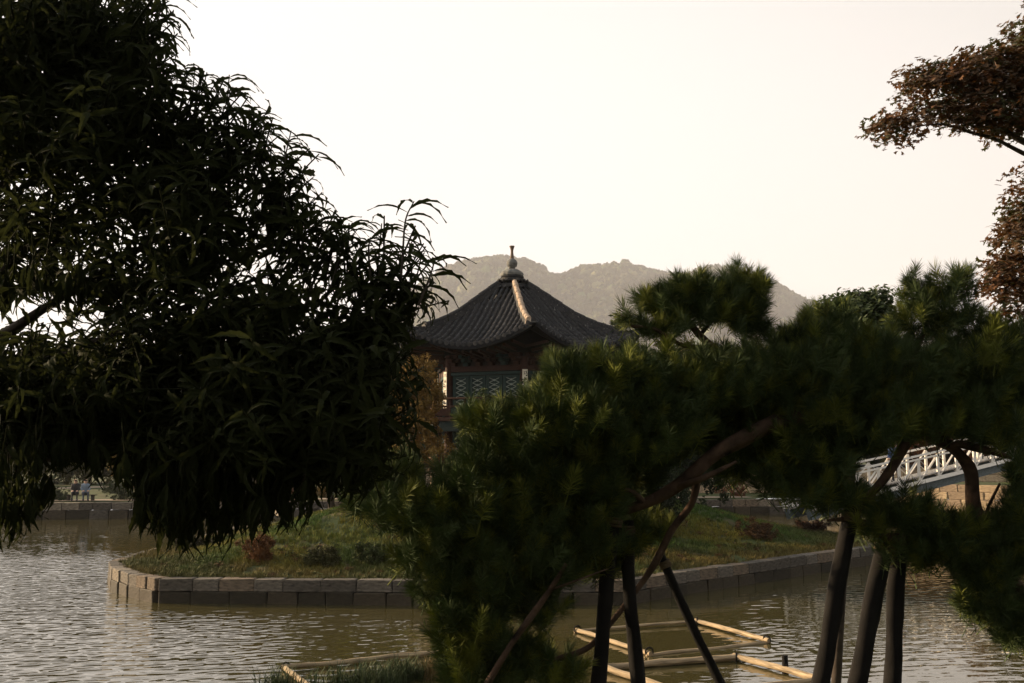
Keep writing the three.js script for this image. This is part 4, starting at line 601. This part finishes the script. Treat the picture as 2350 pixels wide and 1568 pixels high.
{ // small green maple on the near bank behind the pine
  const o = P(1890, 1500, 11.4).setY(0.1), T = thing('green_maple', 'small green maple with rounded top peeping over the pine at right', 'tree', o), r = rng(655);
  const L = (name, pts, rad) => mesh(name, limb(pts.map((p) => p.sub(o)), rad, 7), M.greyBark, T);
  L('trunk', [o.clone().add(V(0, -0.3, 0)), P(1938, 1250, 11.4), P(1965, 950, 11.4), P(1960, 700, 11.4)], [0.06, 0.05, 0.045, 0.012]);
  L('branch', [P(1966, 960, 11.4), P(2000, 820, 11.4), P(2025, 710, 11.4)], [0.03, 0.02, 0.006]); L('branch', [P(1966, 930, 11.4), P(1910, 800, 11.4), P(1890, 730, 11.4)], [0.03, 0.02, 0.006]);
  const leaf = leafMat(col(0.06, 0.085, 0.025), 0.35, 0.6);
  instances('foliage', mapleSpray, leaf, T, blobPlaces([[1960, 700, 40, 28, 11.4, 1, 0.25], [2015, 695, 30, 26, 11.4, 1, 0.2], [1920, 715, 40, 26, 11.4, 1, 0.25], [1985, 740, 70, 40, 11.4, 1, 0.4], [1960, 800, 120, 60, 11.4, 0.9, 0.5]], r, 0.016, 1.0).map((a) => { a[0].sub(o); return a; }));
}
// ------------------------------------------------------------------ island planting
function onIsland(x, y) { let p = null; for (let d = 24; d < 60; d += 0.05) { p = P(x, y, d); if (inside(ISLAND, p.x, p.z) && p.y <= islandH(p.x, p.z)) return V(p.x, islandH(p.x, p.z), p.z); } return p; }
function shrub(name, label, pos, w, h, colour, seed, n, group) {
  const T = thing(name, label, 'shrub', pos, group), r = rng(seed), places = [];
  for (let i = 0; i < 7; i++) { const a = i * 0.9 + r(), e = V(Math.cos(a) * w * 0.4, h * (0.6 + 0.3 * r()), Math.sin(a) * w * 0.4); mesh('stem', limb([V(0, -0.1, 0), e.clone().multiplyScalar(0.5).setY(h * 0.4), e], [0.018, 0.012, 0.004], 5, 3), M.greyBark, T); }
  const lb = [0, 1, 2, 3, 4].map(() => [gauss(r) * w * 0.4, gauss(r) * w * 0.3, w * (0.16 + 0.2 * r()), h * (0.35 + 0.65 * r())]);
  for (let i = 0; i < n; i++) { const [cx, cz, q, hh] = lb[i % 5], d = V(cx + gauss(r) * q, 0, cz + gauss(r) * q), y = hh * r(); places.push([V(d.x, 0.04 + y, d.z), V(gauss(r), 1, gauss(r)).normalize(), 0.12 + 0.14 * r(), r() * 6.28]); }
  instances('foliage', clumpGeo, M.treeLeaf, T, places, () => { const k = 0.6 + 0.7 * r(); return col(colour[0] * k, colour[1] * k, colour[2] * k); });
}
shrub('azalea_shrub', 'rust red shrub on the grass near the island wall at left', onIsland(598, 1290), 1.1, 0.75, [0.13, 0.06, 0.022], 901, 110);
shrub('azalea_shrub', 'brownish low shrub right of the rust red shrub on the island', onIsland(742, 1300), 1.0, 0.5, [0.06, 0.06, 0.022], 902, 130);
shrub('azalea_shrub', 'dull green shrub on the island beside the low pine branches', onIsland(866, 1295), 1.0, 0.5, [0.05, 0.065, 0.02], 903, 120);
shrub('azalea_shrub', 'small reddish shrub at the grassy tip of the island', onIsland(345, 1262), 0.8, 0.6, [0.1, 0.055, 0.022], 904, 70);
shrub('azalea_shrub', 'red brown shrub on the dark lawn behind the right pond edge', onIsland(1755, 1240), 1.4, 0.8, [0.09, 0.05, 0.022], 905, 120);
shrub('azalea_shrub', 'dark red shrub in front of the grey boulder', onIsland(1880, 1222), 1.8, 0.8, [0.07, 0.038, 0.022], 906, 140);
shrub('azalea_shrub', 'dark shrub half hidden under the hanging leaves on the island', onIsland(440, 1262), 1.0, 0.7, [0.05, 0.045, 0.022], 907, 90);
{ const b = new THREE.IcosahedronGeometry(0.75, 4), p = b.attributes.position; for (let i = 0; i < p.count; i++) { const x = p.getX(i), y = p.getY(i), z = p.getZ(i), s = 1 + 0.45 * n3(x * 1.4, y * 1.4, z * 1.4 + 3) + 0.15 * n3(x * 5, y * 5, z * 5); p.setXYZ(i, x * s * 1.3, y * s * 0.95, z * s); } b.computeVertexNormals();
  const q = onIsland(1902, 1205); tag(mesh('boulder', toCreasedNormals(b, 0.5), M.granite[1], null, q.add(V(0, 0.25, -0.6))), 'grey angular boulder on the island behind the dark red shrub', 'rock'); }
{ // kerb of the inner path and the grass
  const T = thing('path_kerb', 'pale stone kerb edging the raised lawn on the island', 'kerb'), r = rng(61);
  const a = onIsland(560, 1192), b = onIsland(1000, 1192); const seg = 14;
  for (let i = 0; i < seg; i++) { const t0 = i / seg, t1 = (i + 1) / seg, p = a.clone().lerp(b, t0), q = a.clone().lerp(b, t1), y = islandH(p.x, p.z); course(T, [p.x, p.z], [q.x, q.z], y - 0.14, 0.27, 0.8, 0.3, [M.granite[1]], r, 0.1); }
  const blade = [0, 1, 2].map((k) => { const q = rng(920 + k), p = []; for (let i = 0; i < 11; i++) { const A = q() * 6.283, o = V((q() - 0.5) * 0.16, -0.03, (q() - 0.5) * 0.16), h = 0.09 + 0.1 * q(), l = V(Math.cos(A), 0, Math.sin(A)), w = 0.006, s = V(-l.z, 0, l.x).multiplyScalar(w), m = o.clone().add(V(l.x * 0.02, h * 0.6, l.z * 0.02)), e = o.clone().add(V(l.x * 0.07, h, l.z * 0.07)); p.push(...o.clone().add(s).toArray(), ...o.clone().sub(s).toArray(), ...m.clone().add(s).toArray(), ...m.clone().add(s).toArray(), ...o.clone().sub(s).toArray(), ...m.clone().sub(s).toArray(), ...m.clone().add(s).toArray(), ...m.clone().sub(s).toArray(), ...e.toArray()); } return tris(p); });
  const pl = []; let g = 0;
  while (pl.length < 26000 && g++ < 200000) { const x = lerp(-12.5, 13.5, r()), z = lerp(-25, -44, Math.pow(r(), 1.35)); if (!inside(ISLAND, x, z) || edgeDist(ISLAND, x, z) < 0.12 || Math.hypot(x, z + 42) < 4.9) continue; if (n3(x * 0.8, z * 0.8, 4) < -0.28 && r() < 0.7) continue; pl.push([V(x, islandH(x, z), z), V(gauss(r) * 0.15, 1, gauss(r) * 0.15).normalize(), 0.7 + 0.9 * r() * (0.7 + 0.6 * n3(x, z, 8)), r() * 6.28]); }
  instances('grass', blade, M.grassBlade, null, pl, (p) => { const a = sstep(n3(p.x * 0.45, p.z * 0.45, 2.2) + 0.25 * (r() - 0.5), -0.25, 0.35), k = 0.7 + 0.6 * r(), e = (1 - sstep(edgeDist(ISLAND, p.x, p.z) + n3(p.x, p.z, 6) * 1.5, 0.6, 3.4)) * 0.6; const c = [lerp(0.065, 0.17, a), lerp(0.11, 0.15, a), lerp(0.022, 0.028, a)]; return col(lerp(c[0], 0.085, e) * k, lerp(c[1], 0.058, e) * k, lerp(c[2], 0.028, e) * k); })
    .forEach((m) => tag(m, 'rough green and straw coloured grass covering the island', 'grass'));
  const wd = []; for (let g2 = 0; wd.length < 700 && g2 < 9000; g2++) { const x = lerp(-12, 12.5, r()), z = lerp(-25.3, -40, r()); if (inside(ISLAND, x, z) && edgeDist(ISLAND, x, z) > 0.25 && Math.hypot(x, z + 42) > 5.2 && n3(x * 0.5, z * 0.5, 11) > -0.05) wd.push([V(x, islandH(x, z) + 0.05, z), UPV, V(0.16, 0.1, 0.16).multiplyScalar(0.6 + 1.2 * r()), r() * 6.28]); }
  instances('weeds', clumpGeo, M.treeLeaf, null, wd, () => { const k = 0.6 + 0.8 * r(), w = r(); return w < 0.4 ? col(0.1 * k, 0.055 * k, 0.022 * k) : col(0.06 * k, 0.075 * k, 0.022 * k); }).forEach((m) => tag(m, 'low brown and green weeds scattered through the island grass', 'weeds'));
  // planted tufts inside and beside the left frame
  const reedGeo = [0, 1].map((k) => { const q = rng(940 + k), p = []; for (let i = 0; i < 26; i++) { const A = q() * 6.283, o = V((q() - 0.5) * 0.25, -0.05, (q() - 0.5) * 0.25), h = 0.22 + 0.3 * q(), l = V(Math.cos(A), 0, Math.sin(A)), s = V(-l.z, 0, l.x).multiplyScalar(0.006), m = o.clone().add(V(l.x * 0.05, h * 0.65, l.z * 0.05)), e = o.clone().add(V(l.x * 0.2, h, l.z * 0.2)); p.push(...o.clone().add(s).toArray(), ...o.clone().sub(s).toArray(), ...m.clone().add(s).toArray(), ...m.clone().add(s).toArray(), ...o.clone().sub(s).toArray(), ...m.clone().sub(s).toArray(), ...m.clone().add(s).toArray(), ...m.clone().sub(s).toArray(), ...e.toArray()); } return tris(p); });
  const reedMat = std(col(0.055, 0.075, 0.03), 0.7), dry = std(col(0.22, 0.16, 0.07), 0.8);
  const reed = (x, y, n, w, label, m) => { const c = Pw(x, y, 0), T2 = thing('water_plant', label, 'water plant', c), pl2 = []; for (let i = 0; i < n; i++) pl2.push([V(gauss(r) * w, 0, gauss(r) * w * 0.5), V(gauss(r) * 0.2, 1, gauss(r) * 0.2).normalize(), 0.6 + 0.5 * r(), r() * 6.28]); instances('leaves', reedGeo, m, T2, pl2); };
  reed(660, 1592, 26, 0.5, 'green water plants outside the left frame at the bottom edge', reedMat); reed(830, 1578, 46, 0.6, 'dark green water plants filling the left frame', reedMat); reed(930, 1560, 26, 0.35, 'green tuft of water plants left of the straw coloured tuft', reedMat); reed(1005, 1556, 16, 0.22, 'straw coloured dry water plants in the left frame', dry); reed(1080, 1575, 26, 0.4, 'green water plants at the right end of the left frame', reedMat);
}
// shrubs of the left far bank
{
  const B = (x, d) => { const p = P(x, 1050, d); p.y = bankH(p.x, p.z); return p; };
  [[500, 66, OLIVE, 'yellowish shrub on the far bank between hanging leaves'], [440, 68, RUST, 'rust shrub left of the yellowish shrub on the far bank'], [640, 67, RUST, 'orange red shrub on the far bank above the island grass'], [740, 67, GOLD, 'golden shrub on the far bank beyond the kerb'], [110, 72, GREEN, 'green shrub on the far lawn at left'], [60, 66, DARK, 'dark shrub on the bank edge at the far left'], [270, 76, GREEN, 'green shrub above the garden path'], [800, 68, OLIVE, 'olive shrub beyond the kerb left of the pine'], [330, 82, GOLD, 'yellow shrub under the golden tree'], [1690, 70, RUST, 'rust shrub seen through the gap in the pine'], [290, 63.5, DARK, 'dark shrub on the far bank edge right of the seated people'], [345, 64, GREEN, 'green shrub at the far bank edge beside the hanging leaves'], [125, 63.5, DARK, 'dark shrub on the far bank edge left of the seated people'], [10, 63, GREEN, 'leafy green shrub at the left edge of the far bank']].forEach(([x, d, c, label], i) => shrub('bank_shrub', label, B(x, d), d < 65 ? 2.2 : 2.8, d < 65 ? 1.0 : 1.5, c, 960 + i, 150));
}

// ------------------------------------------------------------------ people
function person(label, pos, turn, J, bones, regions, extra) {         // one continuous body meshed from tapered bones
  const T = thing('person', label, 'person', pos); T.rotation.y = turn;
  const S = 1.05, mc = new MarchingCubes(60, M.path, false, false, 60000); mc.isolation = 0;
  const B = bones.map(([a, b, ra, rb, c]) => ({ a: V(...J[a]), b: V(...J[b]), ra, rb, c })), q = V(0, 0, 0);
  const field = (x, y, z) => { q.set(x, y, z); let s = 0, best = 1e9, w = null; for (const k of B) { const ab = k.b.clone().sub(k.a), t = clamp(q.clone().sub(k.a).dot(ab) / Math.max(ab.lengthSq(), 1e-6), 0, 1), d = q.distanceTo(k.a.clone().addScaledVector(ab, t)) - lerp(k.ra, k.rb, t); s += Math.exp(-d * 38); if (d < best) { best = d; w = k; } } return [-Math.log(s) / 38, w]; };
  const n = mc.size; for (let k = 0; k < n; k++) for (let j = 0; j < n; j++) for (let i = 0; i < n; i++) mc.field[i + j * n + k * n * n] = -field((i / n * 2 - 1) * S, (j / n * 2 - 1) * S + 0.9, (k / n * 2 - 1) * S)[0];
  mc.update();
  const cnt = mc.count ?? mc.geometry.drawRange.count, p = [], c = []; for (let i = 0; i < cnt; i++) { const x = mc.positionArray[i * 3] * S, y = mc.positionArray[i * 3 + 1] * S + 0.9, z = mc.positionArray[i * 3 + 2] * S; p.push(x, y, z); c.push(...regions[field(x, y, z)[1].c]); }
  const g = new THREE.BufferGeometry(); g.setAttribute('position', new THREE.Float32BufferAttribute(p, 3)); g.setAttribute('normal', new THREE.Float32BufferAttribute(mc.normalArray.slice(0, cnt * 3), 3)); g.setAttribute('color', new THREE.Float32BufferAttribute(c, 3)); g.computeVertexNormals();
  mesh('body', g, new THREE.MeshStandardMaterial({ vertexColors: true, roughness: 0.85, side: THREE.DoubleSide }), T);
  const h = V(...J.head), hair = new THREE.SphereGeometry(0.112, 16, 10, 0, 6.3, 0, 1.75).scale(0.95, 1.05, 1.08).rotateX(-0.25).translate(h.x, h.y + 0.025, h.z - 0.012);
  mesh(extra.cap ? 'cap' : 'hair', hair, std(extra.hair, 0.8), T);
  for (const s of [-1, 1]) mesh('eye', new THREE.SphereGeometry(0.012, 6, 5), M.darkPaint, T, V(h.x + s * 0.034, h.y + 0.005, h.z + 0.093));
  mesh('nose', new THREE.ConeGeometry(0.016, 0.04, 6).rotateX(-0.5), std(col(0.4, 0.24, 0.16), 0.7), T, V(h.x, h.y - 0.02, h.z + 0.105));
}
const bones = [['pel', 'chest', 0.15, 0.16, 'top'], ['chest', 'neck', 0.14, 0.07, 'top'], ['neck', 'head', 0.05, 0.06, 'skin'], ['head', 'crown', 0.085, 0.09, 'skin'], ['head', 'chin', 0.075, 0.05, 'skin']];
for (const s of ['L', 'R']) bones.push(['chest' + s, 'el' + s, 0.065, 0.048, 'top'], ['chest', 'chest' + s, 0.1, 0.075, 'top'], ['el' + s, 'ha' + s, 0.045, 0.034, 'top'], ['ha' + s, 'fi' + s, 0.036, 0.026, 'skin'], ['ha' + s, 'th' + s, 0.02, 0.016, 'skin'], ['hip' + s, 'kn' + s, 0.095, 0.065, 'low'], ['kn' + s, 'an' + s, 0.06, 0.042, 'low'], ['an' + s, 'to' + s, 0.045, 0.038, 'shoe'], ['pel', 'hip' + s, 0.13, 0.1, 'low']);
const two = (o) => { const r = {}; for (const [k, [x, y, z]] of Object.entries(o)) { r[k + 'L'] = [x, y, z]; r[k + 'R'] = [-x, y, z]; } return r; };
const sitJ = { pel: [0, 0.52, 0], chest: [0, 0.92, 0.06], neck: [0, 1.08, 0.08], head: [0, 1.2, 0.11], crown: [0, 1.26, 0.1], chin: [0, 1.15, 0.15], ...two({ chest: [0.17, 0.98, 0.06], el: [0.24, 0.74, 0.14], ha: [0.14, 0.62, 0.34], fi: [0.12, 0.6, 0.42], th: [0.1, 0.64, 0.38], hip: [0.1, 0.5, 0.03], kn: [0.13, 0.52, 0.44], an: [0.14, 0.1, 0.46], to: [0.15, 0.05, 0.6] }) };
const standJ = { pel: [0, 0.92, 0], chest: [0, 1.28, 0.0], neck: [0, 1.46, 0.0], head: [0, 1.58, 0.02], crown: [0, 1.65, 0.01], chin: [0, 1.53, 0.06], ...two({ chest: [0.18, 1.38, 0], el: [0.24, 1.1, 0.02], ha: [0.2, 0.98, 0.24], fi: [0.17, 0.97, 0.32], th: [0.14, 1.0, 0.28], hip: [0.1, 0.9, 0], kn: [0.11, 0.5, 0.02], an: [0.11, 0.09, -0.01], to: [0.13, 0.05, 0.13] }) };
const SKIN = [0.42, 0.26, 0.18], DK = [0.015, 0.016, 0.02];
{
  const seat = (x, d) => { const p = P(x, 1150, d); p.y = bankH(p.x, p.z) + 0.02; return p; };
  const s1 = seat(172, 62.6), s2 = seat(194, 62.8);
  person('person in dark clothes sitting on a bench on the far left bank', s1, 0.3, sitJ, bones, { skin: SKIN, top: [0.02, 0.018, 0.02], low: DK, shoe: DK }, { hair: col(0.012, 0.01, 0.01) });
  person('person in a pale blue jacket sitting beside the person in dark clothes', s2, 0.5, sitJ, bones, { skin: SKIN, top: [0.16, 0.21, 0.27], low: [0.06, 0.07, 0.1], shoe: DK }, { hair: col(0.02, 0.016, 0.014) });
  const bp = s1.clone().lerp(s2, 0.5), T = thing('bench', 'low wooden bench on the far left bank under two seated people', 'bench', bp.add(V(0, 0, -0.12)));
  for (let i = 0; i < 3; i++) mesh('slat', box(1.9, 0.04, 0.12), M.pole, T, V(0, 0.37, -0.12 + i * 0.14)); for (const x of [-0.75, 0.75]) mesh('leg', box(0.09, 0.36, 0.36), M.granite[2], T, V(x, 0.17, 0.02));
  const b = P(1981, 1050, 44.2); b.y = 1.72 + 0.135 * 5.2 - 0.0042 * 27 + 0.08;
  const c = V(11.2, 0, -39.5), dir = V(0.84, 0, -0.543).normalize(), t = b.clone().sub(c).setY(0).dot(dir); b.x = c.x + dir.x * t; b.z = c.z + dir.z * t; b.y = 1.7 + 0.135 * t + 0.0002 * t * t + 0.08;
  person('person in a blue jacket and white cap standing on the footbridge', b, -0.6, standJ, bones, { skin: SKIN, top: [0.05, 0.09, 0.2], low: DK, shoe: DK }, { hair: col(0.7, 0.7, 0.7), cap: true });
}
renderer.render(scene, camera);
